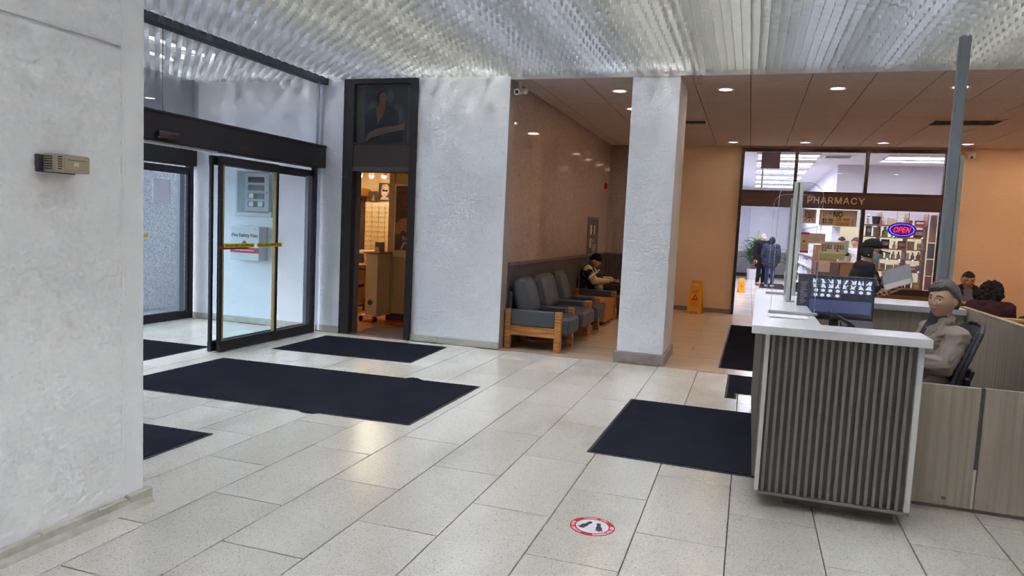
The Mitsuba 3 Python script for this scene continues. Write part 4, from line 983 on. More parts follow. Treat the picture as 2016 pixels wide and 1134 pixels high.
# ---- behind the left window: shelf rack, counter, plant
t = thing('product_rack', 'white product rack of price railed shelves behind the left pharmacy window', 'shelves')
RX0, RX1, RY0, RY1 = 3.52, 3.98, 12.5, 17.2
put(t, 'back', bx(3.93, 3.98, RY0, RY1, 0.0, 1.45), M((216, 214, 216), 0.7))
put(t, 'base', bx(RX0, 3.93, RY0, RY1, 0.0, 0.14), M((96, 84, 80), 0.6))
for z in (0.16, 0.42, 0.68, 0.94, 1.2):
    put(t, 'shelf', bx(RX0, 3.93, RY0, RY1, z, z + 0.018), M((226, 224, 226), 0.5))
    put(t, 'price_rail', bx(RX0 - 0.012, RX0, RY0, RY1, z - 0.012, z + 0.03), M((240, 240, 244), 0.4))
put(t, 'end_panel', bx(RX0, 3.98, RY0 - 0.03, RY0, 0.0, 1.45), M((176, 128, 96), 0.6))
_pk = {}
n = 0
for li, z in enumerate((0.178, 0.438, 0.698, 0.958, 1.218)):
    y = RY0 + 0.06
    while y < RY1 - 0.15:
        wd, h = float(RNG.uniform(0.07, 0.16)), float(RNG.uniform(0.09, 0.19))
        c = [(236, 236, 240), (232, 230, 230), (214, 222, 232), (190, 198, 210), (240, 240, 242), (150, 160, 172), (226, 220, 222)][int(RNG.integers(7))]
        k = thing('carton', 'small %s carton, %s from the near end on the %s shelf of the white rack' % ('pale' if min(c) > 190 else 'grey', ordw(n + 1), ('lowest', 'second', 'middle', 'fourth', 'top')[li]), 'box', 'cartons on the white product rack')
        scene[k] = mikit.ply(bx(RX0 + 0.02, RX0 + 0.25, y, y + wd, z, z + h, 0.002), M(c, 0.6)); n += 1
        y += wd + 0.03
    n = 0
t = thing('service_counter', 'brown pharmacy counter with a light wooden end behind the left window', 'counter')
put(t, 'front', bx(3.99, 4.01, 12.3, 12.32, 0, 1.1), M((104, 90, 86), 0.6))
put(t, 'body', bx(3.55, 3.98, 11.9, 12.3, 0.0, 1.12, 0.004), M((104, 90, 86), 0.6))
put(t, 'wood_end', bx(3.99, 4.24, 11.85, 12.35, 0.0, 1.11, 0.004), M((186, 142, 104), 0.5))
put(t, 'wood_top', bx(3.97, 4.26, 11.83, 12.37, 1.11, 1.135, 0.003), M((206, 166, 128), 0.5))
def leaf_blade(base, az, L, wd, up, droop, n=7, th=0.0):
    """A long leaf that rises and arches over."""
    pts, p, e = [], np.array(base, float), up
    for i in range(n):
        pts.append((p.copy(), e))
        p = p + L / n * np.array([math.cos(az) * math.cos(e), math.sin(az) * math.cos(e), math.sin(e)])
        e -= droop / n
    side = np.array([-math.sin(az), math.cos(az), 0])
    v, f = [], []
    for i, (q, e) in enumerate(pts):
        ww = wd * math.sin(math.pi * min(1, (i + 0.6) / n)) ** .7 * 0.5
        nrm = np.array([-math.cos(az) * math.sin(e), -math.sin(az) * math.sin(e), math.cos(e)])
        v += [q - side * ww, q + nrm * (-0.12 * wd), q + side * ww]
    for i in range(n - 1):
        a, b = 3 * i, 3 * i + 3
        f += [[a, a + 1, b + 1], [a, b + 1, b], [a + 1, a + 2, b + 2], [a + 1, b + 2, b + 1]]
    return tri(v, f)
scene['leaf_green'] = {'type': 'twosided', 'bsdf': {'type': 'principled', 'base_color': {'type': 'rgb', 'value': lin((112, 148, 92))}, 'roughness': 0.4, 'specular': 0.4}}
scene['leaf_dark'] = {'type': 'twosided', 'bsdf': {'type': 'principled', 'base_color': {'type': 'rgb', 'value': lin((74, 112, 72))}, 'roughness': 0.4, 'specular': 0.4}}
t = thing('potted_plant', 'small leafy plant in a white pot on the light wooden counter end', 'potted plant')
put(t, 'pot', lathe([(0, 0), (0.075, 0), (0.09, 0.12), (0.08, 0.12), (0, 0.11)], (4.12, 12.1, 1.135), 20), M((224, 228, 222), 0.5), smooth=35)
for q in range(14):
    put(t, 'leaf', leaf_blade([4.12, 12.1, 1.24], q * 2.4, 0.22, 0.05, 1.1 - .05 * q, 1.4), 'leaf_green' if q % 2 else 'leaf_dark')
def dracaena(x, y, label, nl=140, s=1.0):
    t = thing('potted_plant', label, 'potted plant')
    put(t, 'pot', lathe([(0, 0), (0.16 * s, 0), (0.19 * s, 0.36 * s), (0.17 * s, 0.36 * s), (0.16 * s, 0.32 * s), (0, 0.32 * s)], (x, y, 0), 24), M((232, 230, 232), 0.5), smooth=35)
    put(t, 'soil', lathe([(0, 0.325 * s), (0.165 * s, 0.325 * s)], (x, y, 0), 18), M((60, 46, 36), 0.97))
    for q in range(3): put(t, 'stem', rod([x + .05 * (q - 1), y + .03 * (q % 2), 0.3 * s], [x + .07 * (q - 1), y + .05 * (q % 2), (0.75 + .2 * q) * s], 0.02 * s, 0.016 * s), M((120, 100, 70), 0.8))
    r = np.random.default_rng(5)
    for q in range(nl):
        st = q % 3
        z = (0.6 + 0.2 * st) * s + float(r.uniform(-.1, .22)) * s
        put(t, 'leaf', leaf_blade([x + .07 * (st - 1), y + .05 * (st % 2), z], float(r.uniform(0, 6.28)), float(r.uniform(.40, .68)) * s, 0.065 * s, float(r.uniform(.5, 1.45)), float(r.uniform(.8, 2.2))), 'leaf_green' if q % 3 else 'leaf_dark')
dracaena(2.42, 23.9, 'tall spiky green plant in a white pot by the far pharmacy wall', 150, 1.1)
dracaena(3.72, 24.9, 'smaller spiky plant half hidden by the acrylic post', 60, 0.9)
one('floor_mat', 'dark mat under the two people inside the pharmacy', 'floor mat', fl(ext([(2.62, 19.6), (3.42, 19.4), (3.40, 22.1), (2.72, 22.2)], 0.01), 0, 0, 0), M((64, 58, 62), 0.97))

# ---------------------------------------------------------------- wet floor signs
def wet_sign(x, y, rz, s, label):
    g = thing('wet_floor_sign', label, 'wet floor sign')
    Y1 = M((232, 160, 22), 0.45)
    out = Polygon([(-0.155, 0), (-0.14, 0.05), (-0.105, 0.62), (-0.09, 0.64), (0.09, 0.64), (0.105, 0.62), (0.14, 0.05), (0.155, 0), (0.085, 0), (0.06, 0.04), (-0.06, 0.04), (-0.085, 0)]).difference(sbox(-0.055, 0.535, 0.055, 0.60))
    lean = math.radians(11)
    def side(sg):
        u = np.array([1, 0, 0.]); v = np.array([0, sg * math.sin(lean), math.cos(lean)])
        w = np.array([0, -sg * math.cos(lean), math.sin(lean)])
        o = np.array([0, -sg * 0.64 * math.sin(lean) - sg * 0.006, 0.0])
        return (lambda m: place(m, o, u, v, -w * 1) if False else place(m, o, u, v, np.cross(u, v) if False else w))
    R = lambda m: (lambda q: (q.apply_scale(s), q.apply_transform(trimesh.transformations.rotation_matrix(rz, [0, 0, 1])), q.apply_translation([x, y, 0]), q)[-1])(m.copy())
    for sg in (1, -1):
        f = side(sg)
        p = put(g, 'panel', R(f(ext(out, 0.012))), Y1)
        if sg == 1:
            RED = M((196, 56, 28), 0.6)
            lift = lambda m: (m.apply_translation([0, 0, 0.0125]), m)[-1]
            def at(m, z): m.apply_translation([0, z, 0.0125]); return R(f(m))
            put(p, 'lettering', at(fit(text('CAUTION', 0.03, 0.001, True), 0.13), 0.455), RED)
            put(p, 'lettering', at(fit(text('WET FLOOR', 0.022, 0.001, True), 0.13), 0.415), RED)
            put(p, 'triangle', at(ext([(-0.075, -0.06), (0.075, -0.06), (0.0, 0.06)], 0.001), 0.325), RED)
            put(p, 'figure', at(cat(ext(ell(0.004, 0.012, 0.009, 0.009), 0.0016), ext([(-0.006, 0.0), (0.01, 0.0), (0.018, -0.03), (0.0, -0.025), (-0.02, -0.045), (-0.025, -0.04), (-0.004, -0.02)], 0.0016)), 0.325), M((236, 190, 60), 0.6))
            for q, wds in enumerate(('PISO MOJADO', 'SOL MOUILLE', 'NASSER BODEN')): put(p, 'lettering', at(fit(text(wds, 0.018, 0.001, True), 0.14), 0.235 - q * 0.034), RED)
    put(g, 'top_hinge', R(bx(-0.10, 0.10, -0.025, 0.025, 0.615, 0.65, 0.008)), Y1)
wet_sign(1.325, 10.78, math.radians(-5), 1.0, 'yellow wet floor sign standing by the beige wall')
wet_sign(2.12, 17.1, 0.2, 0.62, 'yellow floor sign just inside the pharmacy doorway')

# ---------------------------------------------------------------- reception desk
WTOP = M((202, 202, 206), 0.25, 0.5)
LIGHTE = M((172, 172, 170), 0.5)
DGREY = M((62, 57, 54), 0.55)
top = Polygon([(2.30, 0.63), (3.205, 0.63), (3.205, 0.935), (2.685, 0.935), (2.70, 2.90), (3.925, 2.88), (3.925, 3.56), (2.34, 3.62)])
g = thing('desk_worktop', 'thick white worktop running round the reception desk', 'worktop')
put(g, 'slab', fl(ext(top, 0.045), 0, 0, 1.0), WTOP)
g = thing('reception_desk', 'ribbed grey end cabinet of the reception desk facing the lobby', 'desk')
put(g, 'body', bx(2.40, 3.17, 0.70, 0.90, 0.088, 1.0), DGREY)
put(g, 'bottom_lip', bx(2.395, 3.175, 0.66, 0.93, 0.072, 0.09, 0.003), M((88, 84, 80), 0.55))
put(g, 'corner_trim', bx(2.378, 2.402, 0.66, 0.69, 0.09, 1.0, 0.003), LIGHTE)
put(g, 'corner_trim', bx(3.147, 3.178, 0.66, 0.90, 0.09, 1.0, 0.003), LIGHTE)
n = 19
for q in range(n):
    x = 2.412 + q * (3.142 - 2.412) / n
    put(g, 'rib', bx(x, x + 0.0195, 0.668, 0.70, 0.09, 1.0, 0.0035), 'rib_wood')
put(g, 'kick_plinth', bx(2.545, 3.125, 0.775, 0.90, 0, 0.075), M((70, 60, 54), 0.6))
g = thing('reception_desk', 'long left cabinet of the reception desk beside the black mat', 'desk')
put(g, 'side_panel', bx(2.378, 2.40, 0.91, 3.49, 0.09, 1.0), M((128, 118, 112), 0.5))
for q in range(43):
    y = 0.92 + q * 0.0595
    put(g, 'side_rib', bx(2.366, 2.379, y, y + 0.028, 0.09, 1.0), 'rib_wood')
put(g, 'kick_plinth', bx(2.50, 2.60, 0.93, 3.48, 0, 0.09), M((70, 60, 54), 0.6))
put(g, 'inner_panel', bx(2.655, 2.672, 0.91, 2.93, 0.0, 1.0), M((96, 88, 80), 0.6))
put(g, 'cabinet_floor', bx(2.40, 2.655, 0.91, 3.48, 0.09, 0.11), M((96, 88, 80), 0.6))
g = thing('reception_desk', 'far cabinet of the reception desk under its rear worktop', 'desk')
put(g, 'back_panel', bx(2.69, 3.925, 2.94, 2.965, 0.0, 1.0), 'greige_wood')
put(g, 'back_front', bx(2.41, 3.925, 3.50, 3.53, 0.0, 1.0), 'rib_wood')
put(g, 'cabinet_floor', bx(2.69, 3.925, 2.965, 3.50, 0.09, 0.11), M((96, 88, 80), 0.6))
put(g, 'end_board', bx(3.90, 3.925, 2.965, 3.50, 0.0, 1.0), 'greige_wood')
g = thing('work_desk', 'greige inner work surface of the reception desk under the monitor', 'desk')
put(g, 'top', bx(2.68, 3.06, 0.92, 2.93, 0.72, 0.75, 0.004), 'greige_wood')
for y in (0.93, 2.90): put(g, 'side_board', bx(2.68, 3.04, y, y + 0.02, 0.0, 0.72), 'greige_wood')

gt = thing('low_gate', 'low greige wooden gate of two boards beside the reception desk', 'gate')
put(gt, 'board', bx(3.212, 3.578, 1.10, 1.125, 0.02, 0.735, 0.003), 'greige_wood')
put(gt, 'board', bx(3.598, 3.93, 1.10, 1.125, 0.02, 0.737, 0.003), 'greige_wood')
put(gt, 'dark_slot_strip', bx(3.579, 3.597, 1.106, 1.122, 0.255, 0.735), M((34, 32, 36), 0.5))  # dark strip filling the slot gap between the two boards
put(gt, 'lower_strip', bx(3.579, 3.594, 1.105, 1.121, 0.02, 0.255), M((196, 184, 170), 0.4))
put(gt, 'hole_plug', rod([3.44, 1.098, 0.065], [3.44, 1.101, 0.065], 0.012, n=14), M((96, 88, 78), 0.5))
put(gt, 'foot', bx(3.22, 3.92, 1.107, 1.12, 0.0, 0.02), M((60, 52, 46), 0.6))
sc = thing('screen_partition', 'tall greige partition with a pale wooden edge behind the seated guard', 'partition')
put(sc, 'panel', bx(3.94, 3.975, -0.2, 3.12, 0.0, 1.045, 0.002), 'greige_wood')
put(sc, 'top_edge', bx(3.937, 3.98, -0.2, 3.12, 1.045, 1.055, 0.002), M((158, 138, 112), 0.6, 0.2))
put(sc, 'end_edge', bx(3.937, 3.98, 3.12, 3.14, 0.0, 1.055), M((176, 136, 78), 0.5))
put(sc, 'front_edge', bx(3.90, 3.98, -0.22, -0.2, 0.0, 1.055), M((150, 124, 100), 0.5))
bn = thing('side_partition', 'pale wooden partition running right from the screen wall', 'partition')
put(bn, 'top', bx(3.98, 6.0, 2.27, 2.36, 1.03, 1.05, 0.003), M((160, 124, 76), 0.6, 0.2))
put(bn, 'panel', bx(3.98, 6.0, 2.29, 2.34, 0.0, 1.03), M((150, 116, 66), 0.6))

# ---------------------------------------------------------------- on the desk
AC = M((176, 178, 176), 0.35, 0.5)
def shield(y, x0, x1, z1, label):
    s = thing('acrylic_shield', label, 'acrylic shield')
    P = sbox(x0, 1.062, x1, z1 - 0.1).union(Polygon([(x0, z1 - .1)] + [(x0 + .1 - .1 * math.cos(a), z1 - .1 + .1 * math.sin(a)) for a in np.linspace(0, math.pi / 2, 8)] + [(x1 - .1 + .1 * math.sin(a), z1 - .1 + .1 * math.cos(a)) for a in np.linspace(0, math.pi / 2, 8)] + [(x1, z1 - .1)])).buffer(0)
    fl_ = ext(P, 0.004); fl_ = fl_.submesh([np.where(fl_.face_normals[:, 2] > .9)[0]], append=True)
    put(s, 'pane', xz(fl_, 0, y + 0.004, 0), GLASS)
    e = P.difference(P.buffer(-0.003))
    put(s, 'edge', xz(ext(e, 0.005), 0, y + 0.0025, 0), M((206, 214, 212), 0.3))
    put(s, 'foot', bx(x0 - 0.01, x1 + 0.02, y - 0.016, y + 0.016, 1.045, 1.064, 0.003), AC)
    return s
shield(1.43, 2.415, 2.685, 1.91, 'clear acrylic shield with round corners near the front of the desk')
shield(3.15, 2.43, 2.80, 1.93, 'clear acrylic shield with round corners at the far end of the desk')
s = thing('shield_post', 'tall pale double aluminium post rising from the white desk top', 'post')
for q in (-1, 1): put(s, 'rail', bx(2.588 + q * .020 - .014, 2.588 + q * .020 + .014, 2.43, 2.47, 1.045 if q < 0 else 1.10, 1.985, 0.003), M((214, 217, 212), 0.5, 0.3))
put(s, 'core', bx(2.581, 2.595, 2.44, 2.46, 1.045, 1.98), M((74, 74, 72), 0.5))
put(s, 'foot', bx(2.56, 2.62, 2.40, 2.50, 1.045, 1.055, .002), AC)
s = thing('shield_post', 'grey aluminium post standing behind the pale double post', 'post')
put(s, 'rail', bx(2.575, 2.625, 3.22, 3.26, 1.045, 1.90, 0.003), M((150, 152, 152), 0.45, 0.4))
s = thing('paper_stack', 'flat white papers lying on the white desk top', 'paper')
for q in range(3): put(s, 'sheet', rot(bx(2.40, 2.63, 1.14, 1.32, 1.046 + q * .002, 1.0475 + q * .002), (-4, 2, 5)[q], [2.5, 1.2, 1.05]), M((240, 240, 242), 0.97))

mn = thing('monitor', 'black monitor of security camera views facing across the desk', 'monitor')
MB = M((16, 16, 18), 0.35, 0.5)
MX0, MX1, MZ0, MZ1, MYY = 2.62, 3.145, 0.955, 1.285, 2.15
put(mn, 'bezel', bx(MX0, MX1, MYY, MYY + 0.035, MZ0, MZ1, 0.006), MB)
def glow(nm, x0, x1, z0, z1, rad, dy=0.001):
    k = uniq(mn + '__' + nm); W, Hh = MX1 - MX0, MZ1 - MZ0
    scene[k] = emitter(bx(MX0 + x0 * W, MX0 + x1 * W, MYY - dy, MYY, MZ0 + z0 * Hh, MZ0 + z1 * Hh), M((12, 12, 14), 0.2), rad)
glow('screen', 0.02, 0.98, 0.10, 0.96, [0.012, 0.013, 0.028])
glow('desktop_area', 0.17, 0.965, 0.17, 0.45, [0.045, 0.055, 0.12], 0.002)
W_, H_ = MX1 - MX0, MZ1 - MZ0
gl, gm = [], []
r = np.random.default_rng(3)
for row in range(4):
    for c in range(8):
        x0 = MX0 + W_ * (0.185 + c * 0.0975); z0 = MZ0 + H_ * (0.82 - row * 0.105)
        w_, h_ = W_ * 0.09, H_ * 0.098
        if row < 2:
            for q in range(3):
                u0, u1, wa, wb = float(r.uniform(.1, .9)), float(r.uniform(.1, .9)), float(r.uniform(.03, .10)), float(r.uniform(.08, .26))
                P = Polygon([(x0 + w_ * (u0 - wa), z0 + h_ * .95), (x0 + w_ * (u0 + wa), z0 + h_ * .95), (x0 + w_ * (u1 + wb), z0), (x0 + w_ * (u1 - wb), z0)]).intersection(sbox(x0, z0, x0 + w_ * .94, z0 + h_ * .96))
                if P.area > 1e-7: gl.append(xz(ext(P, 0.0015 + .0002 * q), 0, MYY - 0.001, 0))
            gm.append(xz(ext(sbox(x0, z0, x0 + w_ * .94, z0 + h_ * .96), 0.0008), 0, MYY - 0.001, 0))
        elif row == 2 or c < 4:
            gm.append(xz(ext(sbox(x0, z0, x0 + w_ * .94, z0 + h_ * .96), 0.0008), 0, MYY - 0.001, 0))
            gl.append(xz(ext(ell(x0 + w_ * float(r.uniform(.3, .7)), z0 + h_ * .45, w_ * .3, h_ * .35), 0.0015), 0, MYY - 0.001, 0))
k = uniq(mn + '__camera_tiles'); labels[k] = {'kind': 'stuff'}; scene[k] = emitter(cat(*gm), M((12, 12, 14), 0.2), [0.05, 0.06, 0.09])
k = uniq(mn + '__bright_views'); labels[k] = {'kind': 'stuff'}; scene[k] = emitter(cat(*gl), M((12, 12, 14), 0.2), [0.5, 0.55, 0.68])
k = uniq(mn + '__list_lines'); labels[k] = {'kind': 'stuff'}; scene[k] = emitter(cat(*[bx(MX0 + .02, MX0 + .02 + float(r.uniform(.025, .05)), MYY - .002, MYY - .001, MZ1 - .06 - q * .012, MZ1 - .057 - q * .012) for q in range(14)]), M((12, 12, 14), 0.2), [0.18, 0.2, 0.26])
put(mn, 'neck', bx(2.86, 2.92, MYY + 0.03, MYY + 0.06, 0.76, 1.08, 0.004), MB)
put(mn, 'foot', bx(2.78, 3.0, MYY - 0.02, MYY + 0.16, 0.7505, 0.765, 0.004), MB)
rs = thing('desk_riser', 'dark riser shelf inside the desk under the telephone', 'shelf')
put(rs, 'top', bx(2.70, 3.05, 1.15, 1.75, 0.93, 0.95, 0.004), M((52, 46, 42), 0.6))
for x in (2.71, 3.02): put(rs, 'side', bx(x, x + 0.02, 1.17, 1.73, 0.75, 0.93), M((52, 46, 42), 0.6))
ph = thing('telephone', 'black desk telephone with its handset in front of the monitor', 'telephone')
body = place(ext([(0, 0), (0.20, 0), (0.20, 0.075), (0.02, 0.02)], 0.19), [2.86, 1.36, 0.95], [0, 1, 0], [0, 0, 1], [1, 0, 0])
put(ph, 'body', body, MB)
HS = Polygon([(-0.1, -0.02), (-0.1, 0.012), (-0.06, 0.02), (0.06, 0.02), (0.1, 0.012), (0.1, -0.02), (0.06, -0.015), (0.05, 0.0), (-0.05, 0.0), (-0.06, -0.015)])
hs = ext(HS, 0.045)
c_, s_ = math.cos(-0.5), math.sin(-0.5)
put(ph, 'handset', place(hs, [2.85, 1.42, 1.03], [0.80, -0.25, -0.42], [0.38, -0.12, 0.80], [0, 1, 0]), MB)
put(ph, 'handset_label', place(ext(sbox(-0.035, 0.0195, 0.035, 0.0215), 0.03), [2.85, 1.412, 1.03], [0.80, -0.25, -0.42], [0.38, -0.12, 0.80], [0, 1, 0]), M((150, 150, 154), 0.5))
put(ph, 'keypad', place(ext(sbox(0.05, 0.036, 0.15, 0.0385), 0.08), [2.95, 1.36, 0.95], [0, 1, 0], [0, 0.2, 1], [1, 0, 0]), M((60, 60, 64), 0.5))
put(ph, 'cord', pipe([(2.80, 1.42, 0.98), (2.75, 1.38, 0.96), (2.74, 1.5, 0.957), (2.86, 1.56, 0.965)], 0.006), MB)

# tall pole with its side channel
p = thing('tall_pole', 'tall grey pole rising from behind the desk into the white louvre', 'pole')
put(p, 'shaft', bx(3.85, 3.935, 3.58, 3.66, 0, 3.36, 0.012), M((112, 118, 122), 0.45, 0.4))
put(p, 'side_channel', bx(3.937, 3.975, 3.60, 3.645, 0, 2.33, 0.004), M((150, 154, 148), 0.5))
put(p, 'base_plate', bx(3.80, 3.985, 3.555, 3.70, 0, 0.015, 0.003), M((112, 118, 122), 0.45, 0.4))

# cameras
c = thing('security_camera', 'white bullet camera at the near top corner of the stone wall', 'camera')
CW = M((206, 204, 204), 0.4)
put(c, 'mount', rod([-0.56, 4.86, ZC], [-0.56, 4.86, 3.20], 0.03), CW)
put(c, 'arm', rod([-0.56, 4.86, 3.22], [-0.54, 4.80, 3.18], 0.014), CW)
put(c, 'body', rod([-0.54, 4.86, 3.185], [-0.545, 4.72, 3.155], 0.038, n=18), CW)
put(c, 'lens', rod([-0.545, 4.722, 3.156], [-0.5455, 4.714, 3.154], 0.022, n=16), M((20, 20, 24), 0.2))
put(c, 'side_lamp', rod([-0.46, 4.84, 3.20], [-0.44, 4.74, 3.15], 0.024, n=14), CW)
put(c, 'side_arm', rod([-0.53, 4.86, 3.215], [-0.45, 4.85, 3.20], 0.010), CW)
c = thing('security_camera', 'small white dome camera at the top of the right beige wall', 'camera')
put(c, 'bracket', bx(5.76, 5.95, 11.06, 11.2, 3.20, 3.235, 0.01), CW)
put(c, 'dome', lathe([(0, -0.11), (0.05, -0.09), (0.066, -0.04), (0.066, 0.0), (0, 0.0)], (5.87, 11.09, 3.205), 20), CW, smooth=40)
put(c, 'lens', ball([5.865, 11.035, 3.13], 0.022, 2), M((14, 14, 16), 0.15))
a = thing('fire_strobe', 'red fire alarm bell near the far end of the stone wall', 'alarm')
put(a, 'base', bx(-0.62, -0.585, 10.78, 10.90, 2.38, 2.50, 0.006), M((150, 22, 28), 0.4))
put(a, 'lens', bx(-0.585, -0.56, 10.80, 10.88, 2.41, 2.47, 0.01), M((196, 40, 44), 0.3))
b = thing('notice_cabinet', 'grey framed cabinet with papers on the stone wall above the man in the beanie', 'cabinet')
put(b, 'frame', bx(-0.62, -0.59, 9.42, 10.28, 1.06, 1.78, 0.004), M((104, 94, 88), 0.5))
put(b, 'glass_back', bx(-0.59, -0.588, 9.47, 10.23, 1.10, 1.74), M((72, 66, 64), 0.15, 0.5))
for ya, yb, za, zb, cc in ((9.52, 9.66, 1.45, 1.63, (206, 190, 180)), (9.86, 9.95, 1.45, 1.63, (196, 186, 176)), (9.5, 9.68, 1.2, 1.38, (150, 146, 146)), (9.78, 9.95, 1.30, 1.36, (170, 110, 100)), (9.75, 10.1, 1.12, 1.27, (124, 122, 126))):
    put(b, 'notice', bx(-0.588, -0.586, ya, yb, za, zb), M(cc, 0.7))
t = thing('wall_outlet', 'white socket low on the end of the stone wall beside the first armchair', 'socket')
put(t, 'plate', bx(-0.605, -0.60, 4.945, 4.995, 0.28, 0.40, 0.001), M((206, 200, 196), 0.5))
put(t, 'socket_face', bx(-0.6, -0.598, 4.955, 4.985, 0.30, 0.38), M((180, 174, 170), 0.5))

# ---------------------------------------------------------------- armchairs and side table
LEA = M((56, 58, 62), 0.42, 0.4)
LEA2 = M((50, 49, 50), 0.42, 0.4)
def armchair(x, y, wd, label, left_arm=True, right_arm=True, cushion=True):
    """Faces +x; x is the back, y the near side."""
    g = thing('armchair', label, 'armchair', 'oak armchairs along the stone wall')
    D = 0.73
    def sidef(y0):
        put(g, 'leg', bx(x, x + 0.075, y0, y0 + 0.075, 0, 0.50, 0.006), 'oak')
        put(g, 'leg', bx(x + D - 0.085, x + D, y0, y0 + 0.075, 0, 0.505, 0.006), 'oak')
        put(g, 'side_rail', bx(x + 0.075, x + D - 0.085, y0 + 0.012, y0 + 0.06, 0.175, 0.30, 0.004), 'oak')
        a = put(g, 'arm_cushion', bx(x + 0.075, x + D - 0.085, y0 - 0.005, y0 + 0.08, 0.30, 0.505, 0.018), LEA, smooth=40)
        put(a, 'arm_seam', bx(x + 0.09, x + D - 0.10, y0 + 0.030, y0 + 0.034, 0.504, 0.507), M((44, 46, 50), 0.5))
    if left_arm: sidef(y)
    if right_arm: sidef(y + wd - 0.075)
    sc_ = disp(man(m3.Manifold(m3.Mesh(np.asarray(bx(x + 0.10, x + D + 0.09, y + 0.082, y + wd - 0.082, 0.20, 0.43, 0.035).vertices, np.float32), np.asarray(bx(x + 0.10, x + D + 0.09, y + 0.082, y + wd - 0.082, 0.20, 0.43, 0.035).faces, np.uint32))).refine_to_length(0.05)), 0.006, 6.0, 3)
    put(g, 'seat_cushion', sc_, LEA, smooth=40)
    bk = bx(-0.075, 0.075, y + 0.082, y + wd - 0.082, 0.0, 0.50, 0.05)
    bk = man(m3.Manifold(m3.Mesh(np.asarray(bk.vertices, np.float32), np.asarray(bk.faces, np.uint32))).refine_to_length(0.04))
    v = bk.vertices; s = np.cos(np.clip((v[:, 1] - (y + wd / 2)) / (wd / 2), -1, 1) * 1.4) * np.cos((v[:, 2] - .25) * 4.5)
    v[:, 0] += np.sign(v[:, 0]) * 0.035 * s
    bk.vertices = v
    bk = disp(bk, 0.008, 9.0, int(y * 10))
    bk = rot(bk, -16, [0, 0, 0], (0, 1, 0)); bk.apply_translation([x + 0.235, 0, 0.40]) if True else None
    bk.vertices[:, 0] = 2 * (x + 0.235) - bk.vertices[:, 0] if bk.vertices[bk.vertices[:, 2] > 0.8][:, 0].mean() > x + 0.235 else bk.vertices[:, 0]
    bk.fix_normals()
    if cushion: put(g, 'back_cushion', bk, LEA, smooth=50)
    put(g, 'back_board', bx(x + 0.005, x + 0.055, y + 0.08, y + wd - 0.08, 0.18, 0.72, 0.015), LEA2, smooth=40)
    return g
armchair(-0.60, 4.83, 0.71, 'grey leather oak armchair nearest the lobby', True, True)
armchair(-0.60, 5.56, 0.95, 'grey leather oak armchair in the middle of the row of three', False, True)
armchair(-0.60, 6.55, 0.70, 'grey leather oak armchair beside the oak cube table', True, True)
t = thing('side_table', 'oak cube side table between the armchairs of the stone wall', 'side table')
put(t, 'top', bx(-0.52, 0.14, 7.66, 8.45, 0.36, 0.40, 0.006), 'oak')
put(t, 'side', bx(0.10, 0.135, 7.67, 8.44, 0.06, 0.36, 0.004), 'oak')
put(t, 'side', bx(-0.52, 0.10, 7.67, 7.70, 0.06, 0.36, 0.004), 'oak')
put(t, 'side', bx(-0.52, 0.10, 8.41, 8.44, 0.06, 0.36, 0.004), 'oak')
put(t, 'plinth', bx(-0.46, 0.07, 7.75, 8.36, 0.0, 0.06), M((50, 36, 24), 0.7))
armchair(-0.60, 8.58, 0.74, 'grey leather oak armchair that the man in the beanie sits in', True, True, False)

# ---------------------------------------------------------------- people
def tom(m): return m3.Manifold(m3.Mesh(np.asarray(m.vertices, np.float32), np.asarray(m.faces, np.uint32)))
def hulls(bones, seg=14):
    out = []
    for a, ra, b, rb in bones:
        out.append(m3.Manifold.batch_hull([m3.Manifold.sphere(ra, seg).translate(list(map(float, a))), m3.Manifold.sphere(rb, seg).translate(list(map(float, b)))]))
    return m3.Manifold.batch_boolean(out, m3.OpType.Add)
def flesh(bones, res=0.02, it=8):
    m = man(hulls(bones).refine_to_length(res))
    m = trimesh.Trimesh(m.vertices, m.faces, process=True)
    trimesh.smoothing.filter_taubin(m, iterations=it)
    return m
def V(*a): return np.array(a, float)

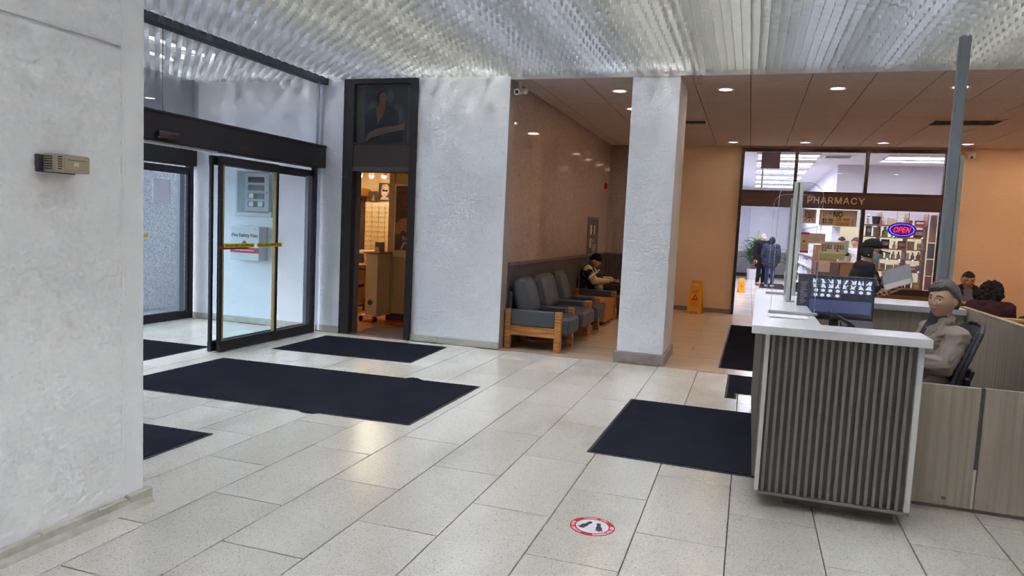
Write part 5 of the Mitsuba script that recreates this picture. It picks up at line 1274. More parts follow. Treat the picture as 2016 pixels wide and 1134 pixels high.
class Head:
    """A head: its mesh and the frame that its features are laid in (x to the person's right, y forward, z up)."""
    def __init__(s, c, yaw, pitch=0.0, roll=0.0, k=1.0, sub=4, face=1.0):
        f = V(math.cos(yaw) * math.cos(pitch), math.sin(yaw) * math.cos(pitch), math.sin(pitch))
        r = V(math.sin(yaw), -math.cos(yaw), 0)
        u = np.cross(r, f)
        r, u = r * math.cos(roll) + u * math.sin(roll), u * math.cos(roll) - r * math.sin(roll)
        s.c, s.f, s.r, s.u, s.k = np.asarray(c, float), f, r, u, k
        m = trimesh.creation.icosphere(subdivisions=sub)
        s.unit = np.array(m.vertices); s.faces = m.faces
        s.loc = s.shape(s.unit)
        s.mesh = tri(s.to(s.loc), m.faces)
    @staticmethod
    def shape(q):
        x, y, z = q[:, 0].copy(), q[:, 1].copy(), q[:, 2].copy()
        X, Y, Z = 0.076 * x, 0.097 * y, 0.118 * z
        lo = np.clip(-z, 0, 1)
        X *= 1 - 0.30 * lo ** 1.6
        Y = np.where((y < 0), Y * (1 - 0.42 * lo ** 1.3), Y * (1 - 0.06 * lo))
        Y = np.where(y > 0.55, 0.055 + (Y - 0.055) * 0.88, Y)
        front = np.clip(y, 0, 1)
        g = lambda cx, cz, sx, sz: np.exp(-((x - cx) / sx) ** 2 - ((z - cz) / sz) ** 2) * (y > 0)
        nose = np.exp(-(x / (0.10 + 0.06 * np.clip(0.15 - z, 0, .5))) ** 2) * np.clip((0.28 - z) / 0.45, 0, 1) * (z > -0.26) * np.clip((z + 0.26) / 0.08, 0, 1) * (y > 0)
        Y += 0.024 * nose
        Y -= 0.011 * (g(-.40, .10, .20, .11) + g(.40, .10, .20, .11))
        Y += 0.005 * (g(-.38, .27, .26, .07) + g(.38, .27, .26, .07))
        Y += 0.006 * (g(-.50, -.12, .18, .16) + g(.50, -.12, .18, .16))
        Y += 0.006 * g(0, -.40, .24, .05) + 0.007 * g(0, -.50, .20, .05) - 0.005 * g(0, -.455, .22, .025)
        Y += 0.010 * g(0, -.78, .26, .16)
        return np.c_[X, Y, Z]
    def to(s, L): return s.c + s.k * (L[:, :1] * s.r + L[:, 1:2] * s.f + L[:, 2:3] * s.u)
    def lay(s, m):
        q = m.copy(); q.vertices = s.to(np.asarray(m.vertices)); 
        return q
    def surf(s, x, z, lift=0.0):
        """The front surface point at local x, z (metres)."""
        d = (s.loc[:, 0] - x) ** 2 + (s.loc[:, 2] - z) ** 2 + (s.loc[:, 1] < 0) * 9
        return V(x, s.loc[d.argmin(), 1] + lift, z)
    def shell(s, inside, out=0.012, inn=-0.012, amp=0.0, freq=60):
        """A closed cap lying over the head where inside() holds, under the skin elsewhere."""
        w = np.clip(inside(s.unit), 0, 1)
        n = s.unit / np.linalg.norm(s.unit, axis=1)[:, None]
        L = s.shell_base() + n * (inn + (out - inn) * w)[:, None]
        if amp: L = L + n * ((meshkit.fbm(s.unit * freq / 10, 3, 4) - .5) * 2 * amp * w)[:, None]
        return tri(s.to(L), s.faces)
    def shell_base(s): return s.loc

def face_parts(t, H, skin, brow=(40, 34, 32), lips=(150, 84, 78), eyes=True, mouth=True, hb=0.0):
    if eyes:
        for sx in (-1, 1):
            p = H.surf(sx * 0.030, 0.011)
            e = put(t, 'eye', H.lay(ball(p - V(0, 0.004, 0), 0.0105, 2, (1.15, .7, .62))), M((206, 196, 188), 0.3))
            put(e, 'iris', H.lay(ball(p + V(-0.001, 0.0022, 0), 0.0052, 2, (1, .5, 1))), M((30, 20, 18), 0.2))
            put(t, 'eyelid', H.lay(ball(p + V(0, -0.001, 0.0055), 0.0125, 2, (1.2, .62, .42))), skin)
            a, b, c = [H.surf(sx * x, z, 0.002) for x, z in ((0.014, 0.034), (0.032, 0.037), (0.050, 0.028))]
            put(t, 'eyebrow', H.lay(cat(rod(a, b, 0.0035, 0.004, 6), rod(b, c, 0.004, 0.002, 6))), M(brow, 0.9))
    if mouth:
        c = H.surf(0, -0.052, -0.002)
        put(t, 'lips', H.lay(cat(ball(c + V(0, 0, 0.0015), 0.0085, 2, (2.6, .62, .48)), ball(c + V(0, -.0005, -0.0065), 0.0085, 2, (2.2, .66, .56)))), M(lips, 0.6), smooth=50)

def ears(H):
    ms = []
    for sx in (-1, 1):
        e = ball(V(sx * 0.076, -0.008, 0.0), 0.03, 2, (0.34, .62, 1.05))
        e.vertices[:, 0] += sx * np.clip(-(e.vertices[:, 1] + .008), 0, 1) * 0.35
        ms.append(tom(H.lay(e)))
    return ms
def hand(w, d, n, curl=0.5, k=1.0, side=1, spread=0.12):
    """A hand from the wrist w along d, its back facing n: palm, four bent fingers, a thumb. side: which way the thumb leaves."""
    d, n = np.asarray(d, float) / np.linalg.norm(d), np.asarray(n, float)
    n = n - d * n.dot(d); n /= np.linalg.norm(n)
    s = np.cross(d, n) * side
    b = []
    P = lambda a, l, h: w + k * (d * a + s * l + n * h)
    for l in (-0.028, -0.010, 0.010, 0.028): b.append((P(0.012, l * .7, 0), 0.017 * k, P(0.082, l, 0.003), 0.0125 * k))
    b.append((P(0.012, -0.02, 0), 0.016 * k, P(0.012, 0.02, 0), 0.016 * k)); b.append((P(0.06, -0.026, 0), 0.013 * k, P(0.06, 0.026, 0), 0.013 * k))
    fl3 = []
    for q, (l, L) in enumerate(((0.030, 0.072), (0.011, 0.080), (-0.009, 0.075), (-0.028, 0.058))):
        p = P(0.085, l, 0.003); a = 0.12 + curl * .5
        for j, sg in enumerate((.45, .31, .24)):
            dd = d * math.cos(a) - n * math.sin(a) + s * spread * (1.5 - q) * .3
            e = p + dd / np.linalg.norm(dd) * L * sg * k
            fl3.append((p, (0.0088 - .0008 * j) * k, e, (0.0082 - .0009 * j) * k)); p = e; a += curl
    p = P(0.025, 0.03, -0.004)
    for L, a, bb in ((0.036, .9, .15), (0.030, .55, .3), (0.024, .3, .45)):
        dd = d * math.cos(a) + s * math.sin(a) - n * bb
        e = p + dd / np.linalg.norm(dd) * L * k
        fl3.append((p, 0.0105 * k, e, 0.0092 * k)); p = e
    return flesh(b + fl3, 0.006, 4)

def merge(ms): return man(m3.Manifold.batch_boolean([q if isinstance(q, m3.Manifold) else tom(q) for q in ms], m3.OpType.Add))

def figure(label, J, H, skin, jacket, trousers, shoes, k=1.0, hands=None, jk=0.0, long_coat=0.0, name='person', wr=0.006, seed=1, puff=0.0, fold=0.007):
    """J: joints. The body is one mesh; the garments lie over it."""
    t = thing(name, label, 'person')
    g = lambda n: np.asarray(J[n], float)
    B = [(g('pelvis'), .125 * k, g('chest'), .13 * k), (g('chest'), .12 * k, g('neck'), .055 * k), (g('neck'), .054 * k, H.c - H.u * .06 * k - H.f * 0.012, .053 * k)]
    for s in 'LR':
        B += [(g('chest'), .11 * k, g('sh' + s), .06 * k), (g('sh' + s), .052 * k, g('el' + s), .040 * k), (g('el' + s), .039 * k, g('wr' + s), .026 * k),
              (g('pelvis'), .12 * k, g('hip' + s), .09 * k), (g('hip' + s), .085 * k, g('kn' + s), .055 * k), (g('kn' + s), .052 * k, g('an' + s), .036 * k), (g('an' + s), .036 * k, g('to' + s), .03 * k)]
    ms = [flesh(B, 0.03, 6), H.mesh] + ears(H)
    for s in 'LR':
        h = (hands or {}).get(s)
        ms.append(hand(g('wr' + s), *(h or (g('wr' + s) - g('el' + s), V(0, 0, 1))), k=k * .92, side=1 if s == 'R' else -1))
    body = merge(ms)
    scene[t + '__body'] = mikit.ply(body, skin, 50)
    c = .022 * k + jk
    JB = [(g('pelvis') + V(0, 0, -.02), .13 * k + c, g('chest'), .135 * k + c), (g('chest'), .125 * k + c, g('neck') - V(0, 0, .03), .065 * k + c * .5)]
    for s in 'LR':
        JB += [(g('chest'), .115 * k + c, g('sh' + s), .066 * k + c), (g('pelvis'), .12 * k + c, g('hip' + s), .10 * k + c * .6),
               (g('sh' + s), .060 * k + c, g('el' + s), .047 * k + c), (g('el' + s), .046 * k + c, g('wr' + s) * .92 + g('el' + s) * .08, .036 * k + c * .7)]
        if long_coat: JB.append((g('hip' + s), .10 * k + c, g('hip' + s) + (g('kn' + s) - g('hip' + s)) * long_coat, .095 * k + c))
    jm = flesh(JB, 0.022, 8)
    jm = disp(jm, wr, 14, seed)
    n_ = np.array(jm.vertex_normals)
    rd = 1 - np.abs(2 * meshkit.fbm(jm.vertices * V(11, 11, 17) + jm.vertices[:, [2, 0, 1]] * 5, 2, seed + 7) - 1)
    jm.vertices = jm.vertices + n_ * (fold * (np.clip(rd, 0, 1) ** 4 - .3))[:, None]
    if puff:
        n_ = np.array(jm.vertex_normals); jm.vertices = jm.vertices + n_ * (np.abs(np.sin(jm.vertices[:, 2] * 42)) * puff)[:, None]
    scene[t + '__jacket'] = mikit.ply(jm, jacket, 60)
    for s in 'LR':
        TB = [(g('hip' + s), .098 * k, g('kn' + s), .068 * k), (g('kn' + s), .066 * k, g('an' + s) + V(0, 0, .02), .056 * k)]
        put(t, 'trouser_leg', disp(flesh(TB, 0.03, 5), .005, 12, seed + 2), trousers, smooth=60)
        d = g('to' + s) - g('an' + s); d[2] = 0; d /= np.linalg.norm(d) + 1e-9
        a = g('an' + s); z0 = J.get('floor', 0.0) + 0.035
        sm = flesh([(V(a[0], a[1], z0) - d * .05, .034, V(a[0], a[1], z0 + .01) + d * .05, .036), (V(a[0], a[1], z0) + d * .05, .036, V(a[0], a[1], z0) + d * .15, .03)], 0.02, 4)
        sm.vertices[:, 2] = np.maximum(sm.vertices[:, 2], J.get('floor', 0.0) + 0.002)
        put(t, 'shoe', sm, shoes, smooth=50)
    return t

def standing(x, y, yaw, hgt, **mv):
    """Joints of an upright figure facing yaw."""
    k = hgt / 1.72
    f, r = V(math.cos(yaw), math.sin(yaw), 0), V(math.sin(yaw), -math.cos(yaw), 0)
    o = V(x, y, 0)
    P = lambda a, b, z: o + f * a * k + r * b * k + V(0, 0, z * k)
    J = dict(pelvis=P(0, 0, .95), chest=P(0.0, 0, 1.25), neck=P(-.005, 0, 1.44))
    for s, q in (('L', -1), ('R', 1)):
        J.update({'sh' + s: P(0, q * .175, 1.37), 'el' + s: P(-.02, q * .235, 1.10), 'wr' + s: P(.06, q * .225, .86), 'hip' + s: P(0, q * .09, .90), 'kn' + s: P(.02, q * .095, .49), 'an' + s: P(-.02, q * .10, .09), 'to' + s: P(.13, q * .115, .03)})
    J['head'] = P(.02, 0, 1.585)
    return J, k, P

SKIN_A = M((198, 156, 128), 0.55, 0.35)
SKIN_B = M((206, 150, 124), 0.55, 0.35)
BLACKCLOTH = M((34, 33, 37), 0.9, 0.2)
strands = lambda q: (meshkit.noise(np.c_[np.arctan2(q[:, 1] + .2, q[:, 0]) * 9, q[:, 2] * 2, q[:, 0] * 9], 3) - .5)
hairline = lambda q: np.clip(((q[:, 2] - 0.40) + 0.70 * np.clip(-q[:, 1] + 0.45, 0, 2) - 0.35 * np.clip(np.abs(q[:, 0]) - .55, 0, 1) + .14 * strands(q)) * 4.5, 0, 1)

# the seated guard
def _hair(p, n, uv): return mix(lin((38, 32, 30)), lin((72, 63, 59)), smoothstep(0.4, 0.9, noise((p.x * .73 + p.y * .68) * 330, (p.x * .68 - p.y * .73) * 26, p.z * 60)))
PM('greying_hair', _hair, 0.42, 0.5)
Hg = Head((3.476, 1.70, 1.188), math.radians(-137), math.radians(-3), math.radians(3), 1.0, 5)
J = dict(pelvis=V(3.43, 1.74, .53), chest=V(3.475, 1.74, .85), neck=V(3.49, 1.735, 1.065),
         shL=V(3.545, 1.575, .955), elL=V(3.46, 1.48, .785), wrL=V(3.20, 1.54, .82), shR=V(3.46, 1.90, .955), elR=V(3.46, 1.99, .76), wrR=V(3.22, 1.86, .80),
         hipL=V(3.40, 1.64, .52), knL=V(3.12, 1.62, .53), anL=V(3.10, 1.62, .09), toL=V(2.97, 1.62, .03), hipR=V(3.40, 1.85, .52), knR=V(3.12, 1.87, .53), anR=V(3.10, 1.87, .09), toR=V(2.97, 1.87, .03))
GJ = M((142, 129, 118), 0.9, 0.15)
t = figure('elderly seated guard with grey brown hair in a taupe jacket looking at the camera', J, Hg, M((190, 150, 124), 0.5, 0.4), GJ, M((60, 56, 56), 0.9), M((26, 24, 24), 0.5), wr=0.012, seed=5, jk=-0.006, fold=0.016)
gh = lambda q: np.clip(((q[:, 2] - 0.44 + 0.14 * q[:, 0]) + 1.15 * np.clip(-q[:, 1] + 0.40, 0, 2) - 1.9 * np.clip(-q[:, 2] - .34, 0, 1) + .07 * strands(q)) * 5.5, 0, 1) * np.clip((q[:, 2] + .62) * 5, 0, 1) * (1 - np.clip((np.abs(q[:, 0]) - .62) * 6, 0, 1) * np.clip((.10 - q[:, 2]) * 8, 0, 1) * np.clip((q[:, 1] + .42) * 8, 0, 1))
put(t, 'hair', Hg.shell(gh, 0.022, -0.014, 0.003, 70), 'greying_hair', smooth=60)
face_parts(t, Hg, M((184, 144, 118), 0.55, 0.35), (70, 60, 56), (150, 98, 90))
nk = Hg.c - Hg.u * .13
for sx in (-1, 1):
    put(t, 'collar', disp(flesh([(J['neck'] + V(.058, 0, .005), .020, J['neck'] + V(.022, sx * .066, -.012), .020), (J['neck'] + V(.022, sx * .066, -.012), .020, J['neck'] + V(-.07, sx * .062, -.085), .016), (J['neck'] + V(-.06, sx * .085, -.08), .012, J['neck'] + V(-.115, sx * .05, -.17), .010), (J['neck'] + V(-.0, sx * .09, -.045), .014, J['neck'] + V(-.115, sx * .05, -.17), .010)], .012, 4), .004, 30, 2), GJ, smooth=50)
put(t, 'shirt', flesh([(J['neck'] + V(-.018, -.008, .022), .062, J['neck'] + V(-.02, 0, -.03), .066), (J['neck'] + V(-.02, 0, -.005), .056, J['neck'] + V(-.065, -.005, -.09), .050), (J['neck'] + V(-.065, -.005, -.09), .05, J['chest'] + V(-.125, -.0, -.02), .035)], .02, 4), M((34, 33, 36), 0.9), 'black shirt', smooth=50)
put(t, 'jacket_hem', disp(flesh([(V(3.47, 1.62, .60), .115, V(3.44, 1.62, .50), .12), (V(3.44, 1.86, .6), .11, V(3.42, 1.88, .50), .11), (V(3.45, 1.62, .52), .1, V(3.42, 1.88, .52), .1)], .025, 4), .012, 16, 9), GJ, smooth=60)

c = thing('office_chair', 'black office chair that the guard sits in', 'office chair')
bkp = [(y, z) for z in np.linspace(.56, 1.035, 9) for y in np.linspace(1.50, 1.98, 9)]
vv, ff = [], []
for th in (0, 1):
    for (y, z) in bkp:
        u_, w_ = (y - 1.74) / .24, (z - .56) / .475
        rr = 1 - 0.25 * np.clip(w_ - .7, 0, 1) * 2 * abs(u_) ** 3
        vv.append((3.525 + 0.155 * w_ ** 1.1 - 0.045 * u_ * u_ + th * .03, 1.74 + .24 * u_ * rr, z - 0.03 * u_ * u_ * (w_ > .8)))
G = lambda i, j, th: th * 81 + i * 9 + j
for i in range(8):
    for j in range(8):
        ff += [[G(i, j, 0), G(i + 1, j, 0), G(i + 1, j + 1, 0)], [G(i, j, 0), G(i + 1, j + 1, 0), G(i, j + 1, 0)], [G(i, j, 1), G(i + 1, j + 1, 1), G(i + 1, j, 1)], [G(i, j, 1), G(i, j + 1, 1), G(i + 1, j + 1, 1)]]
    for a, b in ((i, i + 1),):
        ff += [[G(a, 0, 0), G(b, 0, 1), G(b, 0, 0)], [G(a, 0, 0), G(a, 0, 1), G(b, 0, 1)], [G(a, 8, 0), G(b, 8, 0), G(b, 8, 1)], [G(a, 8, 0), G(b, 8, 1), G(a, 8, 1)],
               [G(0, a, 0), G(0, b, 0), G(0, b, 1)], [G(0, a, 0), G(0, b, 1), G(0, a, 1)], [G(8, a, 0), G(8, b, 1), G(8, b, 0)], [G(8, a, 0), G(8, a, 1), G(8, b, 1)]]
put(c, 'backrest', tri(vv, ff), M((38, 38, 44), 0.7), smooth=50)
edge = [(x - .175 + .07 * (z - .56) / .48, y, z) for x, y, z in [(3.70, 1.505, .56), (3.715, 1.50, .72), (3.745, 1.50, .88), (3.775, 1.53, 1.0), (3.80, 1.62, 1.045), (3.805, 1.74, 1.052), (3.80, 1.86, 1.045), (3.775, 1.95, 1.0), (3.745, 1.98, .88), (3.715, 1.98, .72), (3.70, 1.975, .56)]]
put(c, 'back_frame', pipe(edge, 0.016, 10), M((20, 20, 24), 0.3, 0.5), smooth=40)
put(c, 'spine', rot(bx(3.60, 3.64, 1.69, 1.79, 0.36, 0.76, 0.012), 14, [3.6, 1.74, .5], (0, 1, 0)), M((18, 18, 20), 0.4))
put(c, 'lumbar_knob', bx(3.62, 3.66, 1.62, 1.68, 0.62, 0.70, 0.01), M((18, 18, 20), 0.4))
put(c, 'seat', bx(3.16, 3.62, 1.50, 1.98, 0.335, 0.405, 0.03), M((30, 30, 34), 0.8), smooth=40)
put(c, 'column', rod([3.4, 1.74, 0.1], [3.4, 1.74, 0.34], 0.028), M((24, 24, 26), 0.3))
for q in range(5):
    a = q * 2 * math.pi / 5 + .3
    lg = put(c, 'leg', rod([3.4, 1.74, 0.10], [3.4 + .27 * math.cos(a), 1.74 + .27 * math.sin(a), 0.075], 0.022, 0.016), M((20, 20, 22), 0.4))
    put(lg, 'caster', rod([3.4 + .27 * math.cos(a) - .012, 1.74 + .27 * math.sin(a), 0.03], [3.4 + .27 * math.cos(a) + .012, 1.74 + .27 * math.sin(a), 0.03], 0.03, n=14), M((14, 14, 14), 0.4))

# the woman in the cap, walking past behind the desk
J, k, P = standing(3.40, 4.62, math.radians(-4), 1.58)
J.update(chest=P(.01, 0, 1.235), neck=P(.03, 0, 1.42), elR=P(-.05, .23, 1.09), wrR=P(.13, .17, 1.165), elL=P(.0, -.22, 1.09), wrL=P(.18, -.10, 1.15))
Hw = Head(P(.065, 0, 1.575), math.radians(-14), math.radians(-6), 0, .95, 4)
t = figure('person in a black cap, face mask and black padded coat holding papers behind the desk', J, Hw, SKIN_A, BLACKCLOTH, M((40, 40, 46), 0.9), M((30, 30, 30), 0.6), k=k, jk=.012, puff=0.010, long_coat=.4, hands={'R': (V(1, -.12, -.08), V(.1, -.35, .9)), 'L': (V(1, .1, .05), V(0, 0, 1))}, seed=8)
put(t, 'hair', Hw.shell(lambda q: np.clip((0.30 - q[:, 1]) * 6, 0, 1) * np.clip((q[:, 2] + 0.65) * 5, 0, 1), 0.016, -.012, .004), M((24, 20, 20), 0.6), smooth=60)
put(t, 'cap', Hw.shell(lambda q: np.clip((q[:, 2] - 0.30 + .12 * q[:, 1] * -1) * 12, 0, 1), 0.030, -.012), M((18, 18, 22), 0.9), 'black cap', smooth=60)
bp = Polygon([(0.085 * math.sin(a), 0.055 + 0.115 * math.cos(a)) for a in np.linspace(-1.45, 1.45, 16)])
put(t, 'cap_brim', Hw.lay(place(ext(bp, 0.006), [0, 0.02, 0.036], [1, 0, 0], [0, .98, -.17])), M((18, 18, 22), 0.9))
mk = Hw.shell(lambda q: np.clip((q[:, 1] - 0.28) * 8, 0, 1) * np.clip((-0.06 - q[:, 2]) * 10, 0, 1) * np.clip((q[:, 2] + 0.95) * 10, 0, 1), 0.009, -.010)
put(t, 'face_mask', mk, M((176, 204, 216), 0.8), 'pale blue face mask', smooth=60)
put(t, 'mask_loop', Hw.lay(rod([0.066, 0.045, -0.02], [0.080, -0.01, -0.005], 0.0022, n=6)), M((230, 230, 232), 0.7))
for sx in (-1, 1):
    put(t, 'sunglasses_lens', Hw.lay(ball([sx * 0.031, 0.094, 0.012], 0.024, 2, (1.05, .28, .8))), M((14, 12, 14), 0.2, 0.5), 'dark sunglasses lens', smooth=60)
put(t, 'glasses_temple', Hw.lay(rod([0.055, 0.085, 0.016], [0.079, -0.005, 0.012], 0.003, n=6)), M((20, 16, 16), 0.4))
put(t, 'earring', Hw.lay(ball([0.082, -0.012, -0.036], 0.010, 1)), M((230, 228, 224), 0.3))
put(t, 'collar', disp(flesh([(P(-.02, .06, 1.41), .045, P(.06, .075, 1.36), .04), (P(-.05, -.04, 1.42), .045, P(-.02, .06, 1.41), .045)], .02, 4), .004, 20, 3), BLACKCLOTH, smooth=50)
for q, (a, b) in enumerate((((.07, .09, 1.38), (.135, .12, 1.20)), ((.135, .12, 1.20), (.14, .13, 1.00)))):
    put(t, 'bag_strap', rod(P(*a) + V(0, -.07, 0), P(*b) + V(0, -.085, 0), .018, n=8), M((104, 98, 94), 0.7))
put(t, 'neck_scarf', flesh([(P(.075, .04, 1.41), .022, P(.115, .07, 1.25), .016)], .012, 3), M((196, 190, 182), 0.9), 'pale scarf', smooth=50)
fo = thing('paper_folder', 'grey folder of white papers held by the person in the cap', 'folder')
hx, hy, hz = J['wrR'] + V(.07, 0, -.01)
U, W_dir = V(.92, -.05, .36), V(-.20, .25, .90)
put(fo, 'cover', place(ext(sbox(0.0, 0.012, 0.27, 0.20), 0.004), [hx - .0, hy - .055, hz + .012], U, W_dir, V(.1, -.96, .2)), M((172, 170, 174), 0.8))
for q in range(3): put(fo, 'sheet', place(ext(sbox(0.0 + .01 * q, 0.0, 0.255 - .01 * q, 0.055 - .015 * q), 0.002), [hx, hy - .062 - .003 * q, hz + .008], U, W_dir, V(.1, -.96, .2)), M((236, 226, 224), 0.9))

# the man in the beanie in the last armchair
Hm = Head((-.335, 8.95, .985), math.radians(-12), math.radians(-22), 0, 1.0, 4)
J = dict(pelvis=V(-.26, 8.95, .545), chest=V(-.43, 8.95, .72), neck=V(-.405, 8.95, .87), shL=V(-.42, 9.13, .83), elL=V(-.30, 9.18, .64), wrL=V(-.04, 9.06, .66), shR=V(-.42, 8.77, .83), elR=V(-.29, 8.70, .645), wrR=V(-.06, 8.86, .645),
         hipL=V(-.2, 9.05, .54), knL=V(.24, 9.07, .53), anL=V(.26, 9.08, .09), toL=V(.40, 9.08, .03), hipR=V(-.2, 8.85, .54), knR=V(.24, 8.83, .53), anR=V(.26, 8.83, .09), toR=V(.40, 8.83, .03))
t = figure('man in a black beanie and black and cream jacket sitting in the last armchair', J, Hm, SKIN_B, M((196, 176, 140), 0.9), M((32, 31, 35), 0.9), M((30, 28, 28), 0.6), hands={'R': (V(1, .1, .25), V(-.3, .1, .9)), 'L': (V(1, -.3, .1), V(0, 0, 1))}, seed=3)
put(t, 'vest', disp(flesh([(V(-.29, 8.95, .57), .168, V(-.435, 8.95, .74), .172), (V(-.435, 8.95, .76), .14, V(-.415, 8.95, .85), .10), (V(-.42, 8.80, .825), .105, V(-.42, 9.1, .825), .105), (V(-.42, 8.78, .81), .098, V(-.385, 8.745, .765), .09)], .025, 6), .008, 14, 4), BLACKCLOTH, 'black vest', smooth=60)
put(t, 'collar', disp(flesh([(V(-.45, 8.84, .885), .035, V(-.35, 8.85, .865), .03), (V(-.35, 8.85, .865), .03, V(-.29, 8.90, .79), .022), (V(-.45, 8.84, .885), .035, V(-.46, 9.02, .89), .035)], .015, 4), .003, 25, 2), M((206, 190, 158), 0.9), 'cream collar', smooth=50)
put(t, 'beanie', Hm.shell(lambda q: np.clip((q[:, 2] - 0.22 + 0.55 * np.clip(-q[:, 1], 0, 1) ) * 9, 0, 1), 0.024, -.012, .004, 90), M((24, 23, 26), 0.95), 'black beanie', smooth=60)
face_parts(t, Hm, SKIN_B, (60, 46, 40), (160, 84, 78))
one('mobile_phone', 'dark telephone in the hands of the man in the beanie', 'phone', place(bx(-.035, .035, -.07, .07, -.004, .004, .003), [.07, 8.93, .685], [.3, .95, 0], [.85, -.27, .45]), M((30, 30, 36), 0.2))

# the two people sitting at the right behind the partition
def seated(x, y, yaw, top, **kw):
    f, r = V(math.cos(yaw), math.sin(yaw), 0), V(math.sin(yaw), -math.cos(yaw), 0)
    o = V(x, y, top - 1.24)
    P = lambda a, b, z: o + f * a + r * b + V(0, 0, z)
    J = dict(pelvis=P(0, 0, .53), chest=P(-.03, 0, .83), neck=P(0, 0, 1.0))
    for s, q in (('L', -1), ('R', 1)):
        J.update({'sh' + s: P(-.02, q * .18, .94), 'el' + s: P(.08, q * .23, .70), 'wr' + s: P(.28, q * .10, .80), 'hip' + s: P(.05, q * .1, .52), 'kn' + s: P(.45, q * .12, .52), 'an' + s: P(.46, q * .12, .09 - top + 1.24), 'to' + s: P(.6, q * .12, .03 - top + 1.24)})
    return J, P
def stool(x, y, label):
    s = thing('waiting_stool', label, 'stool')
    put(s, 'seat', bx(x - .3, x + .3, y - .26, y + .26, .36, .42, .015), M((60, 56, 56), 0.6))
    for a in (-.25, .25):
        for b in (-.21, .21): put(s, 'leg', bx(x + a - .02, x + a + .02, y + b - .02, y + b + .02, 0, .36), M((40, 38, 38), 0.5))
RM = math.radians
J, P = seated(5.10, 7.5, RM(-100), 1.225)
Hr = Head(P(.06, .01, 1.115), RM(-92), RM(-18), 0, .98, 4)
t = figure('man with short black hair and dark glasses sitting against the right beige wall', J, Hr, SKIN_B, M((38, 42, 60), 0.85), M((40, 40, 46), 0.9), M((26, 26, 28), 0.6), seed=6)
put(t, 'hair', Hr.shell(hairline, 0.010, -.012, .003, 120), M((28, 22, 22), 0.6), smooth=60)
face_parts(t, Hr, SKIN_B, (34, 26, 24), (160, 84, 78))
for sx in (-1, 1):
    pts = [Hr.surf(sx * .031, .008, .006) + V(.021 * math.cos(a), 0, .015 * math.sin(a)) for a in np.linspace(0, 2 * math.pi, 13)]
    put(t, 'glasses_rim', Hr.lay(cat(*[rod(pts[i], pts[i + 1], .0022, n=6) for i in range(12)])), M((20, 16, 18), 0.3))
    put(t, 'glasses_temple', Hr.lay(rod([sx * .053, Hr.surf(sx * .05, .008)[1] + .01, .012], [sx * .08, -.01, .01], .002, n=6)), M((20, 16, 18), 0.3))
put(t, 'collar', flesh([(P(-.03, -.09, 1.0), .045, P(.09, -.08, .93), .035), (P(-.03, .09, 1.0), .045, P(.09, .08, .93), .035), (P(-.05, -.06, 1.02), .04, P(-.05, .06, 1.02), .04)], .02, 4), M((30, 32, 44), 0.85), smooth=50)
put(t, 'shirt', flesh([(P(.06, 0, .96), .06, P(.105, 0, .83), .075)], .02, 4), M((110, 106, 116), 0.9), 'grey shirt', smooth=50)
one('mobile_phone', 'telephone held by the man with dark glasses', 'phone', place(bx(-.035, .035, -.07, .07, -.004, .004, .003), P(.36, 0, .80), [1, 0, 0], [0, -.6, .8]), M((90, 70, 120), 0.2))
stool(5.1, 7.55, 'dark bench seat under the man with dark glasses')
J, P = seated(5.03, 6.25, RM(80), 1.19)
J.update(shL=P(-.02, -.17, .88), shR=P(-.02, .17, .88))
Hc = Head(P(.02, 0, 1.045), RM(84), RM(-8), 0, .98, 4)
t = figure('person with dark curly hair and a dark wine jacket seen from behind', J, Hc, SKIN_A, M((58, 30, 36), 0.9), M((40, 38, 42), 0.9), M((26, 26, 28), 0.6), seed=12)
r = np.random.default_rng(9)
cur = []
for q in range(150):
    v = r.normal(size=3); v /= np.linalg.norm(v)
    if v[1] > .55 and v[2] < .35 or v[2] < -.85: continue
    p = V(v[0] * .098, v[1] * .112 - .012, v[2] * .118 + .015)
    cur.append(ball(p * 1.12, float(r.uniform(.020, .034)), 1))
put(t, 'hair', merge([tom(Hc.lay(ball([0, -.012, .015], .1, 3, (1.06, 1.16, 1.22))))] + [tom(Hc.lay(m)) for m in cur]), M((30, 24, 24), 0.85), 'dark curly hair', smooth=False)
put(t, 'hood', disp(flesh([(P(-.08, -.09, .93), .05, P(-.08, .09, .93), .05), (P(-.12, 0, .88), .07, P(-.07, 0, .96), .05)], .02, 5), .006, 16, 5), M((64, 32, 38), 0.9), smooth=60)
stool(5.03, 6.25, 'dark bench seat under the person with curly hair')
b = thing('backpack', 'dark rumpled bag lying beside the person with curly hair', 'bag')
put(b, 'body', disp(flesh([(V(5.42, 6.1, .62), .13, V(5.66, 6.0, .60), .11), (V(5.35, 6.1, .66), .12, V(5.42, 6.1, .62), .13)], .025, 4), .02, 12, 3), M((38, 30, 32), 0.9), smooth=60)
put(b, 'strap', pipe([V(5.60, 5.9, .70), V(5.74, 5.88, .69), V(5.79, 5.9, .63), V(5.76, 5.95, .55)], .008), M((110, 84, 60), 0.7))
put(b, 'stand', bx(5.28, 5.78, 5.85, 6.25, 0.44, 0.50, 0.01), M((60, 56, 56), 0.6))
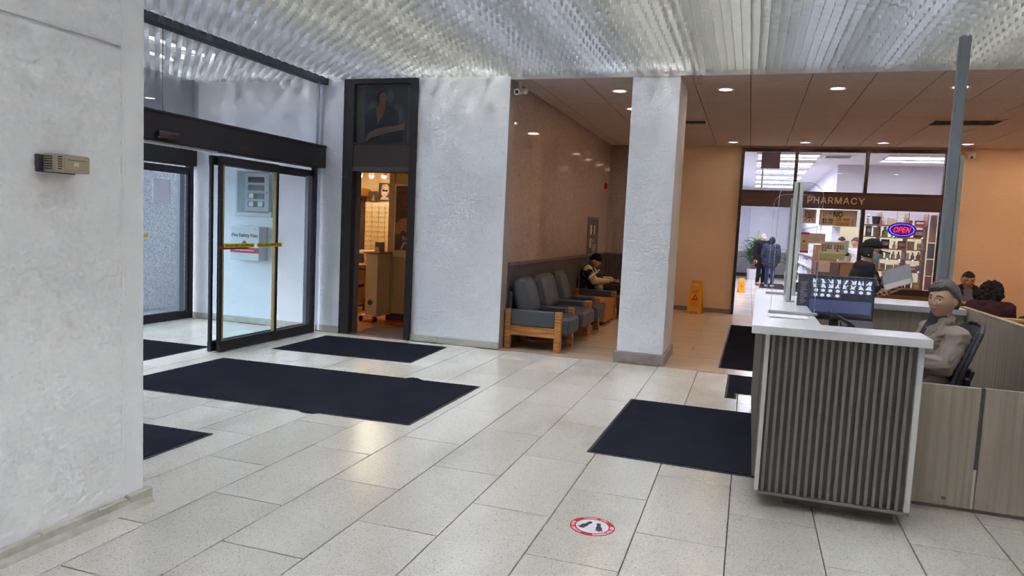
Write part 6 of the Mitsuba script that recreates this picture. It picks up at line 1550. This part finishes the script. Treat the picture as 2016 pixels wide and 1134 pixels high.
for a in (5.31, 5.73):
    for bb in (5.88, 6.2): put(b, 'stand_leg', bx(a, a + .03, bb, bb + .03, 0, .44), M((40, 38, 38), 0.5))

# the two people inside the pharmacy
J, k, P = standing(2.66, 20.85, RM(-60), 1.70, )
Hp = Head(J['head'], RM(-40), 0.1, 0, k, 3)
t = figure('bald person in a face mask and long black coat standing by the spiky plant', J, Hp, M((222, 160, 142), 0.6), BLACKCLOTH, M((28, 27, 30), 0.9), M((140, 46, 50), 0.7), k=k, jk=.02, long_coat=.55, seed=21)
put(t, 'face_mask', Hp.shell(lambda q: np.clip((q[:, 1] - 0.25) * 8, 0, 1) * np.clip((-0.02 - q[:, 2]) * 10, 0, 1) * np.clip((q[:, 2] + 0.95) * 10, 0, 1), 0.012, -.010), M((186, 214, 226), 0.8), smooth=60)
face_parts(t, Hp, M((222, 160, 142), 0.6), (90, 70, 64), mouth=False)
J, k, P = standing(2.92, 20.35, RM(75), 1.58)
Hq = Head(J['head'], RM(60), 0, 0, k, 3)
t = figure('person in a dark blue padded coat seen from behind inside the pharmacy', J, Hq, SKIN_A, M((46, 50, 66), 0.8), M((46, 54, 92), 0.9), M((216, 212, 212), 0.7), k=k, jk=.025, puff=.012, long_coat=.25, seed=22)
put(t, 'hood', Hq.shell(lambda q: np.clip((0.62 - q[:, 1]) * 6, 0, 1) * np.clip((q[:, 2] + 0.9) * 5, 0, 1), 0.028, -.012, .008, 80), M((36, 38, 50), 0.9), 'dark hood', smooth=60)
# two people behind the dispensary counter, only their hair in view
for x, tone, s in ((4.27, (40, 32, 34), 'left'), (4.56, (84, 62, 54), 'right')):
    J, k, P = standing(x, 14.5, RM(-95), 1.66)
    Hs = Head(J['head'], RM(-95 if s == 'left' else -70), -.35, 0, k, 3)
    t = figure('%s person bowed behind the pharmacy counter, head showing over the poster' % ('dark haired' if s == 'left' else 'brown haired'), J, Hs, SKIN_A, M((224, 222, 226), 0.9), M((60, 60, 70), 0.9), M((30, 30, 30), 0.6), k=k, seed=30)
    put(t, 'hair', Hs.shell(hairline, 0.016, -.012, .004, 100), M(tone, 0.6), smooth=60)
